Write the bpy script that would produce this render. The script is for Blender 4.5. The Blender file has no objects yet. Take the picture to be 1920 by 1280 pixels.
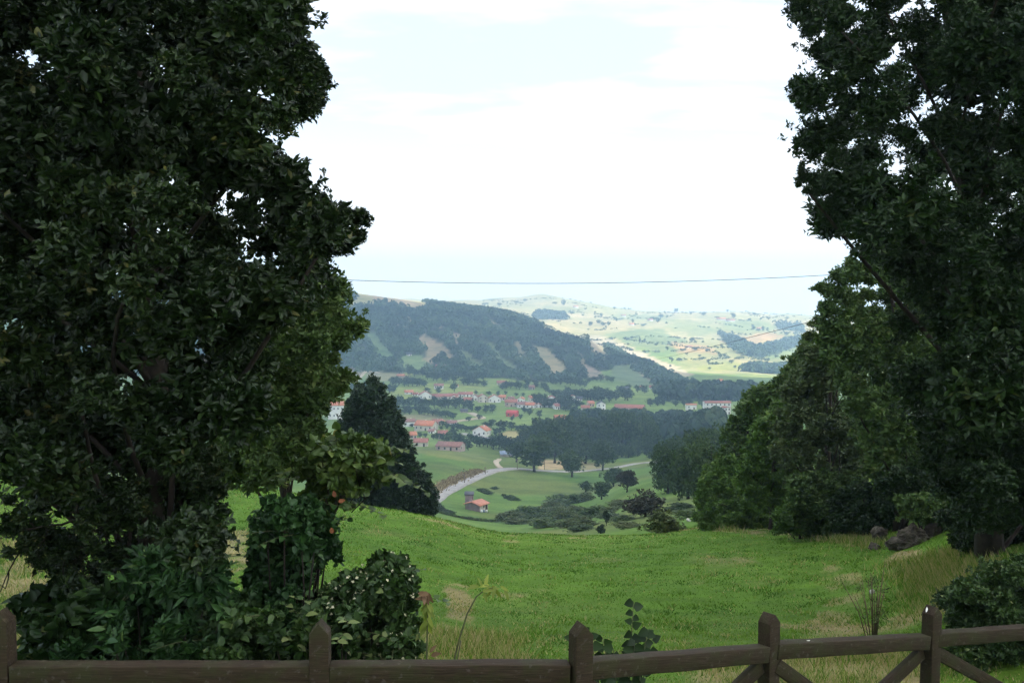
import bpy, math, random
import numpy as np

# ------------------------------------------------------------------ camera, sky, sun, exposure
F = 1800.0                      # focal length in photograph pixels (1920 wide)
PITCH = math.atan(85 / F)       # horizon sits at y = 555 of 1280
SUN_EL, SUN_AZ = 46.0, 112.0    # degrees; azimuth clockwise from +Y (the view direction)
sc = bpy.context.scene
COL = sc.collection
cam_d = bpy.data.cameras.new('camera')
cam_d.sensor_width = 36.0
cam_d.lens = 36.0 * F / 1920.0
cam_d.clip_start, cam_d.clip_end = 0.05, 20000
cam = bpy.data.objects.new('camera', cam_d)
COL.objects.link(cam)
cam.location = (0, 0, 0)
cam.rotation_euler = (math.pi / 2 - PITCH, 0, 0)
sc.camera = cam

world = bpy.data.worlds.new('World')
sc.world = world
world.use_nodes = True
wn = world.node_tree
wn.nodes.clear()
def wnode(t, **kw):
    n = wn.nodes.new(t)
    for k, v in kw.items():
        setattr(n, k, v)
    return n
sky = wnode('ShaderNodeTexSky', sky_type='NISHITA', sun_disc=False)
sky.sun_elevation = math.radians(SUN_EL)
sky.sun_rotation = math.radians(SUN_AZ)
sky.air_density, sky.dust_density, sky.ozone_density = 1.0, 2.5, 1.0
tc = wnode('ShaderNodeTexCoord')
sep = wnode('ShaderNodeSeparateXYZ')
wn.links.new(tc.outputs['Generated'], sep.inputs[0])
zz = wnode('ShaderNodeMath', operation='MAXIMUM'); zz.inputs[1].default_value = 0.0
wn.links.new(sep.outputs['Z'], zz.inputs[0])
za = wnode('ShaderNodeMath', operation='ADD'); za.inputs[1].default_value = 0.10
wn.links.new(zz.outputs[0], za.inputs[0])
dv = wnode('ShaderNodeVectorMath', operation='DIVIDE')
cmb = wnode('ShaderNodeCombineXYZ')
for i in range(3):
    wn.links.new(za.outputs[0], cmb.inputs[i])
wn.links.new(tc.outputs['Generated'], dv.inputs[0])
wn.links.new(cmb.outputs[0], dv.inputs[1])
mp = wnode('ShaderNodeMapping'); mp.inputs['Scale'].default_value = (0.55, 0.95, 0.0)
mp.inputs['Rotation'].default_value = (0, 0, 0.35); mp.inputs['Location'].default_value = (0.9, 0.35, 0)
wn.links.new(dv.outputs[0], mp.inputs[0])
nz = wnode('ShaderNodeTexNoise'); nz.inputs['Scale'].default_value = 1.9
nz.inputs['Detail'].default_value = 7; nz.inputs['Roughness'].default_value = 0.55
wn.links.new(mp.outputs[0], nz.inputs['Vector'])
cr = wnode('ShaderNodeValToRGB')
cr.color_ramp.elements[0].position, cr.color_ramp.elements[0].color = 0.34, (0, 0, 0, 1)
cr.color_ramp.elements[1].position, cr.color_ramp.elements[1].color = 0.74, (1, 1, 1, 1)
wn.links.new(nz.outputs['Fac'], cr.inputs[0])
skb = wnode('ShaderNodeBackground'); skb.inputs['Strength'].default_value = 0.15
wn.links.new(sky.outputs[0], skb.inputs['Color'])
clb = wnode('ShaderNodeBackground'); clb.inputs['Color'].default_value = (0.98, 0.985, 1.0, 1)
clb.inputs['Strength'].default_value = 0.88
mixw = wnode('ShaderNodeMixShader')
# thin veil of high cloud everywhere, thickening towards the horizon, with heavier drifts in it
hzn = wnode('ShaderNodeMapRange', interpolation_type='SMOOTHSTEP')
hzn.inputs['From Min'].default_value, hzn.inputs['From Max'].default_value = 0.01, 0.20
hzn.inputs['To Min'].default_value, hzn.inputs['To Max'].default_value = 1.0, 0.32
wn.links.new(zz.outputs[0], hzn.inputs['Value'])
cm = wnode('ShaderNodeMath', operation='MAXIMUM')
wn.links.new(cr.outputs[0], cm.inputs[0]); wn.links.new(hzn.outputs[0], cm.inputs[1])
wn.links.new(cm.outputs[0], mixw.inputs[0])
wn.links.new(skb.outputs[0], mixw.inputs[1]); wn.links.new(clb.outputs[0], mixw.inputs[2])
wo = wnode('ShaderNodeOutputWorld')
wn.links.new(mixw.outputs[0], wo.inputs['Surface'])

sun_d = bpy.data.lights.new('sun', 'SUN')
sun_d.energy, sun_d.angle, sun_d.color = 4.2, math.radians(0.53), (1.0, 0.95, 0.86)
sun = bpy.data.objects.new('sun', sun_d)
COL.objects.link(sun)
sun.rotation_euler = (math.radians(90 - SUN_EL), 0, math.radians(180 - SUN_AZ) + 0.0)
_a, _e = math.radians(SUN_AZ), math.radians(SUN_EL)
TO_SUN = (math.sin(_a) * math.cos(_e), math.cos(_a) * math.cos(_e), math.sin(_e))
sun.location = (TO_SUN[0] * 100, TO_SUN[1] * 100, TO_SUN[2] * 100)
from mathutils import Vector, Matrix
sun.rotation_euler = Vector(TO_SUN).to_track_quat('Z', 'Y').to_euler()

sc.view_settings.view_transform = 'Standard'
sc.view_settings.look = 'None'
sc.view_settings.gamma = 1.0
sc.view_settings.use_curve_mapping = False
sc.view_settings.exposure = 1.08
sc.cycles.use_denoising = True
sc.cycles.max_bounces = 8
sc.cycles.diffuse_bounces = 5
sc.cycles.transmission_bounces = 4
sc.cycles.volume_bounces = 1
sc.cycles.caustics_reflective = sc.cycles.caustics_refractive = False

# ------------------------------------------------------------------ small maths
RNG = np.random.default_rng(7)
CP, SP = math.cos(PITCH), math.sin(PITCH)
def ray(px, py):
    """direction of a photograph pixel, scaled to a forward distance (Y) of one metre"""
    px, py = np.asarray(px, float), np.asarray(py, float)
    a, b = (px - 960) / F, (640 - py) / F
    y = CP + b * SP
    return a / y, (-SP + b * CP) / y
def project(X, Y, Z):
    d = Y * CP - Z * SP
    return 960 + F * X / d, 640 - F * (Y * SP + Z * CP) / d
def at(px, py, Y):
    u, s = ray(px, py)
    return np.array([u * Y, Y + 0 * u, s * Y]).T if np.ndim(u) else np.array([u * Y, Y, s * Y])
def in_poly(px, py, poly):
    px, py = np.asarray(px, float), np.asarray(py, float)
    r = np.zeros(np.broadcast(px, py).shape, bool)
    n = len(poly)
    for i in range(n):
        (x0, y0), (x1, y1) = poly[i], poly[(i + 1) % n]
        if y0 == y1:
            continue
        c = ((y0 > py) != (y1 > py)) & (px < (x1 - x0) * (py - y0) / (y1 - y0) + x0)
        r ^= c
    return r
def _hash(ix, iy, seed):
    h = (ix.astype(np.int64) * 374761393 + iy.astype(np.int64) * 668265263 + seed * 1442695041) & 0x7fffffff
    h = ((h ^ (h >> 13)) * 1274126177) & 0x7fffffff
    return ((h ^ (h >> 16)) & 0xffff) / 65535.0
def vnoise(x, y, seed=0):
    ix, iy = np.floor(x), np.floor(y)
    fx, fy = x - ix, y - iy
    fx, fy = fx * fx * (3 - 2 * fx), fy * fy * (3 - 2 * fy)
    a, b = _hash(ix, iy, seed), _hash(ix + 1, iy, seed)
    c, d = _hash(ix, iy + 1, seed), _hash(ix + 1, iy + 1, seed)
    return (a * (1 - fx) + b * fx) * (1 - fy) + (c * (1 - fx) + d * fx) * fy
def fbm(x, y, oct=4, seed=0):
    v, amp, tot = 0, 1.0, 0
    for o in range(oct):
        v = v + amp * vnoise(x * 2 ** o + 17 * o, y * 2 ** o - 9 * o, seed + o)
        tot += amp; amp *= 0.5
    return v / tot
def smooth(e0, e1, x):
    t = np.clip((x - e0) / (e1 - e0), 0, 1)
    return t * t * (3 - 2 * t)
def pchip(x, y, xq):
    x, y = np.asarray(x, float), np.asarray(y, float)
    h, d = np.diff(x), np.diff(y) / np.diff(x)
    m = np.zeros_like(y)
    for i in range(1, len(x) - 1):
        if d[i - 1] * d[i] > 0:
            w1, w2 = 2 * h[i] + h[i - 1], h[i] + 2 * h[i - 1]
            m[i] = (w1 + w2) / (w1 / d[i - 1] + w2 / d[i])
    m[0], m[-1] = d[0], d[-1]
    xq = np.clip(xq, x[0], x[-1])
    k = np.clip(np.searchsorted(x, xq) - 1, 0, len(x) - 2)
    t = (xq - x[k]) / h[k]
    return ((2 * t ** 3 - 3 * t ** 2 + 1) * y[k] + (t ** 3 - 2 * t ** 2 + t) * h[k] * m[k]
            + (-2 * t ** 3 + 3 * t ** 2) * y[k + 1] + (t ** 3 - t ** 2) * h[k] * m[k + 1])

# ------------------------------------------------------------------ terrain: heights
# per column of the photograph: (distance, photograph y) or (distance, height when negative)
KEYS = {
 -1800: [(4.5,-3.05),(12,-3.2),(30,-3.5),(100,-8),(400,-50),(900,-70),(1400,-30),(2200,480),(4000,480),(5200,500)],
 0:    [(4.5,-3.05),(8,-3.3),(12,1120),(20,1000),(30,915),(40,890),(80,885),(200,880),(400,860),(620,-97),(1000,-98),(1200,-85),(2000,520),(2600,540),(3800,540),(5200,580)],
 420:  [(4.5,-3.05),(8.5,-3.35),(15,1095),(25,960),(35,908),(45,914),(80,925),(200,920),(300,905),(420,875),(620,-97),(1000,-99),(1200,-88),(1350,-72),(2000,530),(2400,560),(3800,545),(5200,590)],
 650:  [(4.5,-3.05),(8.5,-3.4),(15,1110),(25,1000),(36,943),(46,950),(80,950),(150,940),(270,928),(400,890),(480,860),(620,-97),(1000,-100),(1180,-92),(1300,-76),(1950,545),(2300,570),(3800,558),(5200,600)],
 800:  [(4.5,-3.05),(8.5,-3.4),(15,1130),(25,1025),(38,966),(50,974),(90,978),(160,967),(270,938),(330,906),(400,868),(470,842),(520,848),(620,-96),(1000,-100),(1150,-95),(1250,-84),(1900,566),(2200,590),(3000,584),(3800,565),(5200,600)],
 960:  [(4.5,-3.05),(8.5,-3.45),(15,1155),(25,1058),(35,1012),(42,999),(52,1004),(85,1010),(150,998),(220,978),(290,950),(340,925),(420,884),(460,870),(520,-90),(620,-97),(1000,-101),(1150,-97),(1280,-85),(1850,592),(2200,610),(3000,580),(3800,559),(4500,590),(5200,620)],
 1020: [(4.5,-3.05),(8.5,-3.45),(15,1155),(25,1058),(35,1014),(42,1001),(52,1005),(85,1008),(150,992),(220,975),(290,950),(340,925),(420,888),(460,876),(520,-90),(620,-97),(1000,-101),(1200,-98),(1320,-88),(1780,610),(2100,625),(2900,586),(3300,574),(3800,550),(4500,590),(5200,620)],
 1100: [(4.5,-3.05),(8.5,-3.45),(15,1155),(25,1058),(35,1016),(42,1004),(52,1006),(85,1003),(120,990),(180,975),(260,950),(340,925),(420,893),(460,882),(520,870),(620,-98),(1000,-102),(1250,-100),(1350,-92),(1700,634),(2000,650),(2600,606),(3000,590),(3600,570),(4500,600),(5200,620)],
 1200: [(4.5,-3.05),(8.5,-3.45),(15,1155),(25,1055),(35,1014),(42,1003),(55,1003),(80,990),(120,963),(160,938),(220,915),(300,905),(380,890),(500,868),(620,-99),(1000,-104),(1300,-107),(1500,680),(1600,690),(2000,655),(2400,622),(2700,604),(3000,602),(3500,581),(4500,610),(5200,630)],
 1350: [(4.5,-3.05),(8.5,-3.4),(15,1150),(25,1045),(40,988),(60,975),(90,952),(150,915),(250,880),(400,850),(600,800),(1000,-106),(1400,-115),(1600,-128),(1800,678),(2200,640),(2500,632),(2900,603),(3400,585),(4500,615),(5200,630)],
 1500: [(4.5,-3.05),(8.5,-3.35),(15,1140),(25,1035),(38,985),(55,960),(90,915),(150,865),(300,800),(600,760),(1000,-106),(1400,-118),(1700,695),(2000,672),(2300,650),(2700,618),(3100,600),(3400,592),(4500,620),(5200,630)],
 1650: [(4.5,-3.05),(8,-3.25),(14,1130),(20,1050),(27,1000),(38,945),(60,880),(100,830),(200,780),(600,730),(1000,-100),(1400,-115),(1700,690),(2300,645),(3000,610),(3400,600),(5200,630)],
 1920: [(4.5,-3.05),(7,-3.3),(10,1110),(15,1010),(25,910),(40,850),(100,780),(200,760),(600,730),(1000,690),(2300,640),(3400,600),(5200,630)],
 3800: [(4.5,-2.7),(10,-2.8),(25,-2.5),(100,620),(400,600),(1000,600),(2300,600),(3400,590),(5200,620)],
}
LY0, LY1, NLY = math.log(4.5), math.log(5200), 700
lyq = np.linspace(LY0, LY1, NLY)
cols_px = sorted(KEYS)
cols_u = np.array([ray(p, 800)[0] for p in cols_px])
colS = []
for p in cols_px:
    ks = KEYS[p]
    lx = [math.log(k[0]) for k in ks]
    sv = [(k[1] / k[0]) if k[1] < 0 else float(ray(p, k[1])[1]) for k in ks]
    colS.append(pchip(lx, sv, lyq))
colS = np.array(colS)
NU = 900
uq = np.linspace(cols_u[0], cols_u[-1], NU)
TAB = np.empty((NU, NLY))
for j in range(NLY):
    TAB[:, j] = pchip(cols_u, colS[:, j], uq)
# soften creases
for _ in range(3):
    TAB[:, 1:-1] = 0.25 * TAB[:, :-2] + 0.5 * TAB[:, 1:-1] + 0.25 * TAB[:, 2:]
    TAB[1:-1] = 0.25 * TAB[:-2] + 0.5 * TAB[1:-1] + 0.25 * TAB[2:]
def H(X, Y):
    X, Y = np.asarray(X, float), np.asarray(Y, float)
    Yc = np.clip(Y, 4.5, 5199)
    u = np.clip(X / Yc, uq[0], uq[-1])
    fu = (u - uq[0]) / (uq[1] - uq[0]); iu = np.clip(fu.astype(int), 0, NU - 2); fu = fu - iu
    fl = (np.log(Yc) - LY0) / (lyq[1] - lyq[0]); il = np.clip(fl.astype(int), 0, NLY - 2); fl = fl - il
    s = ((TAB[iu, il] * (1 - fu) + TAB[iu + 1, il] * fu) * (1 - fl)
         + (TAB[iu, il + 1] * (1 - fu) + TAB[iu + 1, il + 1] * fu) * fl)
    z = s * Yc
    # lumps that belong to the land
    z = z + (fbm(X / 4.5, Y / 4.5, 3, 3) - 0.5) * 0.10 * smooth(5, 10, Y)
    z = z + (fbm(X / 30, Y / 30, 3, 5) - 0.5) * 1.6 * smooth(60, 160, Y)
    z = z + (fbm(X / 210, Y / 210, 3, 8) - 0.5) * 34 * smooth(1900, 2400, Y)
    z = z + (fbm(X / 130, Y / 130, 3, 9) - 0.5) * 14 * smooth(1250, 1500, Y) * (1 - smooth(1900, 2200, Y))
    t = smooth(1.0, 4.5, Y)
    return np.where(Y < 4.5, -1.65 * (1 - t) + z * t, z)
def ground(px, py, y0=5.0, y1=4600.0):
    """first place where the ray of a pixel meets the land"""
    u, s = ray(px, py)
    Ys = np.exp(np.linspace(math.log(y0), math.log(y1), 2600))
    d = s * Ys - H(u * Ys, Ys)
    k = np.where(d <= 0)[0]
    i = k[0] if len(k) else len(Ys) - 1
    if i > 0 and len(k):
        t = d[i - 1] / (d[i - 1] - d[i])
        Y = Ys[i - 1] + t * (Ys[i] - Ys[i - 1])
    else:
        Y = Ys[i]
    X = u * Y
    return np.array([X, Y, float(H(X, Y))])

# ------------------------------------------------------------------ materials
MATS = {}
class NT:
    def __init__(self, name):
        self.m = bpy.data.materials.new(name); self.m.use_nodes = True
        self.t = self.m.node_tree; self.t.nodes.clear()
        self.out = self.n('ShaderNodeOutputMaterial')
    def n(self, typ, ins=None, **kw):
        n = self.t.nodes.new(typ)
        for k, v in kw.items():
            setattr(n, k, v)
        for k, v in (ins or {}).items():
            if hasattr(v, 'is_linked') or isinstance(v, bpy.types.NodeSocket):
                self.t.links.new(v, n.inputs[k])
            else:
                n.inputs[k].default_value = v
        return n
    def noise(self, scale, detail=4, rough=0.55, vec=None):
        if vec is None:
            vec = self.n('ShaderNodeTexCoord').outputs['Object']
        return self.n('ShaderNodeTexNoise', {'Vector': vec, 'Scale': scale, 'Detail': detail, 'Roughness': rough}).outputs['Fac']
    def ramp(self, fac, stops):
        r = self.n('ShaderNodeValToRGB', {0: fac})
        e = r.color_ramp.elements
        while len(e) < len(stops):
            e.new(0.5)
        for i, (p, c) in enumerate(stops):
            e[i].position = p; e[i].color = (*c, 1)
        return r.outputs[0]
    def mix(self, fac, a, b, mode='MIX'):
        n = self.n('ShaderNodeMix', data_type='RGBA', blend_type=mode)
        for s, v in (('Factor', fac),):
            i = n.inputs[0]
            if isinstance(v, bpy.types.NodeSocket): self.t.links.new(v, i)
            else: i.default_value = v
        for i, v in ((n.inputs[6], a), (n.inputs[7], b)):
            if isinstance(v, bpy.types.NodeSocket): self.t.links.new(v, i)
            else: i.default_value = (*v, 1) if len(v) == 3 else v
        return n.outputs[2]
    def attr(self, name):
        return self.n('ShaderNodeAttribute', attribute_name=name)
    def bsdf(self, col, rough=0.8, spec=0.3, bump=None, bump_s=0.3, bump_d=0.02):
        b = self.n('ShaderNodeBsdfPrincipled', {'Roughness': rough, 'Specular IOR Level': spec})
        if isinstance(col, bpy.types.NodeSocket): self.t.links.new(col, b.inputs['Base Color'])
        else: b.inputs['Base Color'].default_value = (*col, 1)
        if bump is not None:
            bn = self.n('ShaderNodeBump', {'Height': bump, 'Strength': bump_s, 'Distance': bump_d})
            self.t.links.new(bn.outputs[0], b.inputs['Normal'])
        return b
    def done(self, shader):
        self.t.links.new(shader.outputs[0], self.out.inputs['Surface'])
        return self.m
def plain(name, col, var=0.25, scale=3.0, rough=0.8, spec=0.3, bump=0.2):
    if name in MATS: return MATS[name]
    k = NT(name)
    nz_ = k.noise(scale)
    lo = tuple(c * (1 - var) for c in col); hi = tuple(min(1, c * (1 + var)) for c in col)
    MATS[name] = k.done(k.bsdf(k.ramp(nz_, [(0.3, lo), (0.7, hi)]), rough, spec, nz_, bump))
    return MATS[name]
def leafmat(name, stops, rough=0.45, spec=0.4, trans=0.25, tcol=None):
    """leaf colour by each leaf's own tint"""
    if name in MATS: return MATS[name]
    k = NT(name)
    a = k.attr('tint').outputs['Fac']
    c = k.ramp(a, stops)
    b = k.bsdf(c, rough, spec)
    t = k.n('ShaderNodeBsdfTranslucent')
    tc_ = k.mix(1.0, c, tcol or (1.0, 1.15, 0.45), 'MULTIPLY')
    k.t.links.new(tc_, t.inputs[0])
    m = k.n('ShaderNodeMixShader', {0: trans})
    k.t.links.new(b.outputs[0], m.inputs[1]); k.t.links.new(t.outputs[0], m.inputs[2])
    MATS[name] = k.done(m)
    return MATS[name]

M_bark = plain('bark', (0.030, 0.024, 0.019), 0.5, 9, 0.9, 0.2, 0.8)
M_stem = plain('green_stem', (0.075, 0.085, 0.035), 0.4, 20, 0.7)
M_drystem = plain('dry_stem', (0.11, 0.075, 0.045), 0.4, 20, 0.8)
L_oak = leafmat('holm_oak_leaf', [(0, (0.007, 0.018, 0.004)), (0.5, (0.016, 0.035, 0.008)), (0.85, (0.042, 0.070, 0.018)), (0.97, (0.11, 0.12, 0.045)), (1, (0.15, 0.14, 0.045))], 0.42, 0.32, 0.12)
L_laurel = leafmat('laurel_leaf', [(0, (0.008, 0.022, 0.005)), (0.5, (0.015, 0.037, 0.008)), (0.9, (0.032, 0.064, 0.014)), (1, (0.07, 0.09, 0.02))], 0.45, 0.25, 0.15)
L_wall = leafmat('woodland_leaf', [(0, (0.026, 0.056, 0.014)), (0.5, (0.070, 0.122, 0.030)), (0.9, (0.14, 0.19, 0.055)), (1, (0.18, 0.19, 0.06))], 0.55, 0.25, 0.18)
L_grey = leafmat('grey_green_leaf', [(0, (0.034, 0.058, 0.020)), (0.5, (0.082, 0.118, 0.042)), (1, (0.15, 0.18, 0.075))], 0.5, 0.3, 0.18)
L_fresh = leafmat('fresh_green_leaf', [(0, (0.035, 0.075, 0.014)), (0.5, (0.085, 0.16, 0.03)), (1, (0.18, 0.25, 0.055))], 0.5, 0.3, 0.25)
L_hazel = leafmat('hazel_leaf', [(0, (0.03, 0.06, 0.015)), (0.5, (0.06, 0.105, 0.022)), (0.9, (0.12, 0.17, 0.035)), (1, (0.20, 0.20, 0.05))], 0.5, 0.35, 0.3)
L_shrub = leafmat('shrub_leaf', [(0, (0.012, 0.036, 0.010)), (0.5, (0.028, 0.074, 0.020)), (0.85, (0.055, 0.12, 0.034)), (1, (0.11, 0.17, 0.055))], 0.45, 0.28, 0.2)
L_bind = leafmat('climber_leaf', [(0, (0.016, 0.038, 0.010)), (0.5, (0.038, 0.078, 0.020)), (0.8, (0.08, 0.13, 0.036)), (1, (0.19, 0.22, 0.08))], 0.48, 0.28, 0.22)
L_dark = leafmat('dark_conifer_leaf', [(0, (0.012, 0.028, 0.014)), (0.6, (0.026, 0.052, 0.024)), (1, (0.055, 0.085, 0.035))], 0.55, 0.3, 0.1)
L_tree = leafmat('field_tree_leaf', [(0, (0.020, 0.042, 0.013)), (0.5, (0.046, 0.082, 0.024)), (1, (0.095, 0.13, 0.042))], 0.6, 0.25, 0.15)
L_far = leafmat('far_tree_leaf', [(0, (0.012, 0.028, 0.018)), (0.4, (0.027, 0.054, 0.032)), (0.75, (0.055, 0.090, 0.042)), (1, (0.10, 0.125, 0.055))], 0.7, 0.2, 0.1)
L_forest = leafmat('hillside_forest_leaf', [(0, (0.022, 0.046, 0.030)), (0.4, (0.048, 0.088, 0.050)), (0.75, (0.085, 0.135, 0.062)), (1, (0.14, 0.17, 0.075))], 0.7, 0.2, 0.1)
L_bramble = leafmat('bramble_leaf', [(0, (0.034, 0.055, 0.014)), (0.5, (0.075, 0.105, 0.028)), (1, (0.15, 0.15, 0.055))], 0.6, 0.25, 0.15)
L_brown = leafmat('brown_bush_leaf', [(0, (0.025, 0.025, 0.017)), (0.5, (0.045, 0.042, 0.028)), (1, (0.075, 0.066, 0.042))], 0.7, 0.2, 0.1)
L_yellow = leafmat('yellowing_leaf', [(0, (0.14, 0.19, 0.03)), (1, (0.32, 0.36, 0.07))], 0.5, 0.3, 0.35)
L_dead = leafmat('dead_leaf', [(0, (0.10, 0.06, 0.03)), (1, (0.22, 0.14, 0.08))], 0.8, 0.2, 0.1)
L_rust = leafmat('rust_leaf', [(0, (0.12, 0.045, 0.02)), (1, (0.20, 0.075, 0.03))], 0.7, 0.2, 0.2)
L_flower = leafmat('pale_bud', [(0, (0.35, 0.36, 0.20)), (1, (0.62, 0.60, 0.42))], 0.7, 0.2, 0.2)
G_mat = leafmat('grass_blade', [(0, (0.040, 0.106, 0.009)), (0.42, (0.095, 0.19, 0.016)), (0.62, (0.168, 0.262, 0.036)), (0.8, (0.29, 0.27, 0.11)), (1, (0.42, 0.33, 0.19))], 0.6, 0.2, 0.25)
# terrain
k = NT('land')
fc = k.attr('field').outputs['Color']
n1 = k.noise(1.3, 6, 0.6); n2 = k.noise(0.05, 5, 0.6); n3 = k.noise(0.012, 4, 0.55)
v1 = k.ramp(n1, [(0.3, (0.72, 0.72, 0.72)), (0.7, (1.25, 1.22, 1.2))])
v2 = k.ramp(n2, [(0.3, (0.62, 0.70, 0.66)), (0.7, (1.32, 1.2, 1.2))])
v3 = k.ramp(n3, [(0.3, (0.82, 0.88, 0.86)), (0.7, (1.18, 1.1, 1.1))])
c_ = k.mix(1, k.mix(1, k.mix(1, fc, v1, 'MULTIPLY'), v2, 'MULTIPLY'), v3, 'MULTIPLY')
M_land = k.done(k.bsdf(c_, 0.95, 0.1, n1, 0.5, 0.05))
# weathered timber
k = NT('weathered_timber')
tcn = k.n('ShaderNodeTexCoord')
mpn = k.n('ShaderNodeMapping', {'Vector': tcn.outputs['Object'], 'Scale': (3, 40, 40)})
gr = k.noise(2.2, 6, 0.65, mpn.outputs[0]); bl = k.noise(9, 6, 0.65); sp_ = k.noise(70, 3, 0.6)
cc = k.ramp(gr, [(0.25, (0.012, 0.008, 0.004)), (0.5, (0.030, 0.020, 0.011)), (0.8, (0.062, 0.044, 0.028))])
cc = k.mix(k.ramp(bl, [(0.46, (0, 0, 0)), (0.62, (0.85, 0.85, 0.85))]), cc, (0.030, 0.030, 0.011))
kn = k.noise(26, 4, 0.6)
cc = k.mix(k.ramp(kn, [(0.60, (0, 0, 0)), (0.68, (0.75, 0.75, 0.75))]), cc, (0.075, 0.062, 0.052))
cc = k.mix(k.ramp(sp_, [(0.68, (0, 0, 0)), (0.74, (0.5, 0.5, 0.5))]), cc, (0.11, 0.095, 0.075))
M_wood = k.done(k.bsdf(cc, 0.75, 0.18, gr, 0.9, 0.006))
M_dropping = plain('white_dropping', (0.75, 0.75, 0.70), 0.1, 60)
# limestone
k = NT('limestone')
n1 = k.noise(3, 8, 0.65); n2 = k.noise(14, 5, 0.6)
cc = k.ramp(n1, [(0.35, (0.03, 0.026, 0.02)), (0.5, (0.10, 0.085, 0.065)), (0.72, (0.26, 0.23, 0.19))])
cc = k.mix(k.ramp(n2, [(0.55, (0, 0, 0)), (0.7, (0.7, 0.7, 0.7))]), cc, (0.07, 0.065, 0.04))
n4 = k.noise(2.2, 5, 0.6)
cc = k.mix(k.ramp(n4, [(0.52, (0, 0, 0)), (0.62, (0.8, 0.8, 0.8))]), cc, (0.05, 0.062, 0.022))
M_rock = k.done(k.bsdf(cc, 0.92, 0.12, n2, 1.0, 0.10))
k = NT('lane_surface')
n1 = k.noise(0.35, 6, 0.6)
M_road = k.done(k.bsdf(k.ramp(n1, [(0.3, (0.24, 0.225, 0.21)), (0.7, (0.38, 0.36, 0.34))]), 0.9, 0.2))
M_track = plain('dirt_track', (0.42, 0.34, 0.24), 0.2, 0.5)
M_white = plain('white_render', (0.78, 0.76, 0.72), 0.06, 0.6, 0.85)
M_cream = plain('cream_render', (0.58, 0.52, 0.43), 0.10, 0.6, 0.85)
M_stone = plain('grey_stone_wall', (0.33, 0.29, 0.26), 0.25, 1.2, 0.9)
M_block = plain('bare_block_wall', (0.22, 0.17, 0.165), 0.2, 1.0, 0.9)
M_pink = plain('pinkish_render', (0.50, 0.38, 0.32), 0.12, 0.6, 0.85)
M_roof_o = plain('orange_tile_roof', (0.50, 0.185, 0.10), 0.22, 0.9, 0.85)
M_roof_salmon = plain('salmon_tile_roof', (0.52, 0.23, 0.16), 0.15, 1.2, 0.85)
M_roof_r = plain('old_red_tile_roof', (0.34, 0.13, 0.095), 0.25, 0.9, 0.85)
M_roof_d = plain('dull_brown_tile_roof', (0.27, 0.135, 0.11), 0.25, 0.9, 0.85)
M_roof_s = plain('bright_red_roof', (0.52, 0.07, 0.07), 0.15, 0.9, 0.7)
M_roof_g = plain('dark_sheet_roof', (0.07, 0.07, 0.085), 0.2, 0.9, 0.6)
M_roof_b = plain('blue_grey_sheet_roof', (0.22, 0.27, 0.36), 0.25, 0.9, 0.5)
M_glass = plain('dark_window', (0.035, 0.04, 0.05), 0.3, 1.0, 0.25, 0.5)
M_door = plain('dark_timber_door', (0.06, 0.04, 0.03), 0.3, 2.0)
M_frame = plain('window_surround', (0.62, 0.58, 0.52), 0.1, 2.0)
M_wire = plain('cable', (0.03, 0.03, 0.035), 0.1, 1, 0.6)
M_pole = plain('pole_timber', (0.16, 0.125, 0.10), 0.3, 4)
M_bale = plain('white_wrap', (0.80, 0.82, 0.80), 0.04, 4, 0.4)
M_whitestone = plain('pale_stone', (0.62, 0.60, 0.55), 0.15, 30, 0.9)
M_iron = plain('rusty_iron', (0.08, 0.055, 0.045), 0.3, 6)

# ------------------------------------------------------------------ mesh helpers
def mesh_np(name, verts, faces, mats, tint=None, mat_idx=None, color=None, smooth_=False):
    """faces: list of int arrays (n,3) or (n,4)"""
    verts = np.ascontiguousarray(verts, np.float32)
    me = bpy.data.meshes.new(name)
    faces = [np.asarray(f, np.int32) for f in faces if len(f)]
    nl = sum(f.size for f in faces); nf = sum(len(f) for f in faces)
    me.vertices.add(len(verts)); me.vertices.foreach_set('co', verts.ravel())
    me.loops.add(nl); me.loops.foreach_set('vertex_index', np.concatenate([f.ravel() for f in faces]))
    me.polygons.add(nf)
    tot = np.concatenate([np.full(len(f), f.shape[1], np.int32) for f in faces])
    st = np.concatenate([[0], np.cumsum(tot)[:-1]]).astype(np.int32)
    me.polygons.foreach_set('loop_start', st)
    me.polygons.foreach_set('loop_total', tot)
    for m in (mats if isinstance(mats, (list, tuple)) else [mats]):
        me.materials.append(m)
    if mat_idx is not None:
        me.polygons.foreach_set('material_index', np.asarray(mat_idx, np.int32))
    if tint is not None:
        a = me.attributes.new('tint', 'FLOAT', 'POINT'); a.data.foreach_set('value', np.ascontiguousarray(tint, np.float32))
    if color is not None:
        a = me.attributes.new('field', 'FLOAT_COLOR', 'POINT')
        a.data.foreach_set('color', np.ascontiguousarray(np.c_[color, np.ones(len(color))], np.float32).ravel())
    if smooth_:
        me.polygons.foreach_set('use_smooth', np.ones(nf, bool))
    me.update(calc_edges=True)
    me.validate()
    return me
def obj(name, me, parent=None, loc=None, rot=None, scale=None):
    o = bpy.data.objects.new(name, me)
    COL.objects.link(o)
    if parent is not None: o.parent = parent
    if loc is not None: o.location = [float(v) for v in loc]
    if rot is not None: o.rotation_euler = rot
    if scale is not None: o.scale = [float(v) for v in scale]
    return o
def tag(o, label=None, cat=None, group=None, kind=None):
    if label: o['label'] = label
    if cat: o['category'] = cat
    if group: o['group'] = group
    if kind: o['kind'] = kind
    return o
def thing(name, label, cat, loc=(0, 0, 0), rz=0.0, group=None):
    return tag(obj(name, None, loc=loc, rot=(0, 0, rz)), label, cat, group)
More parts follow.
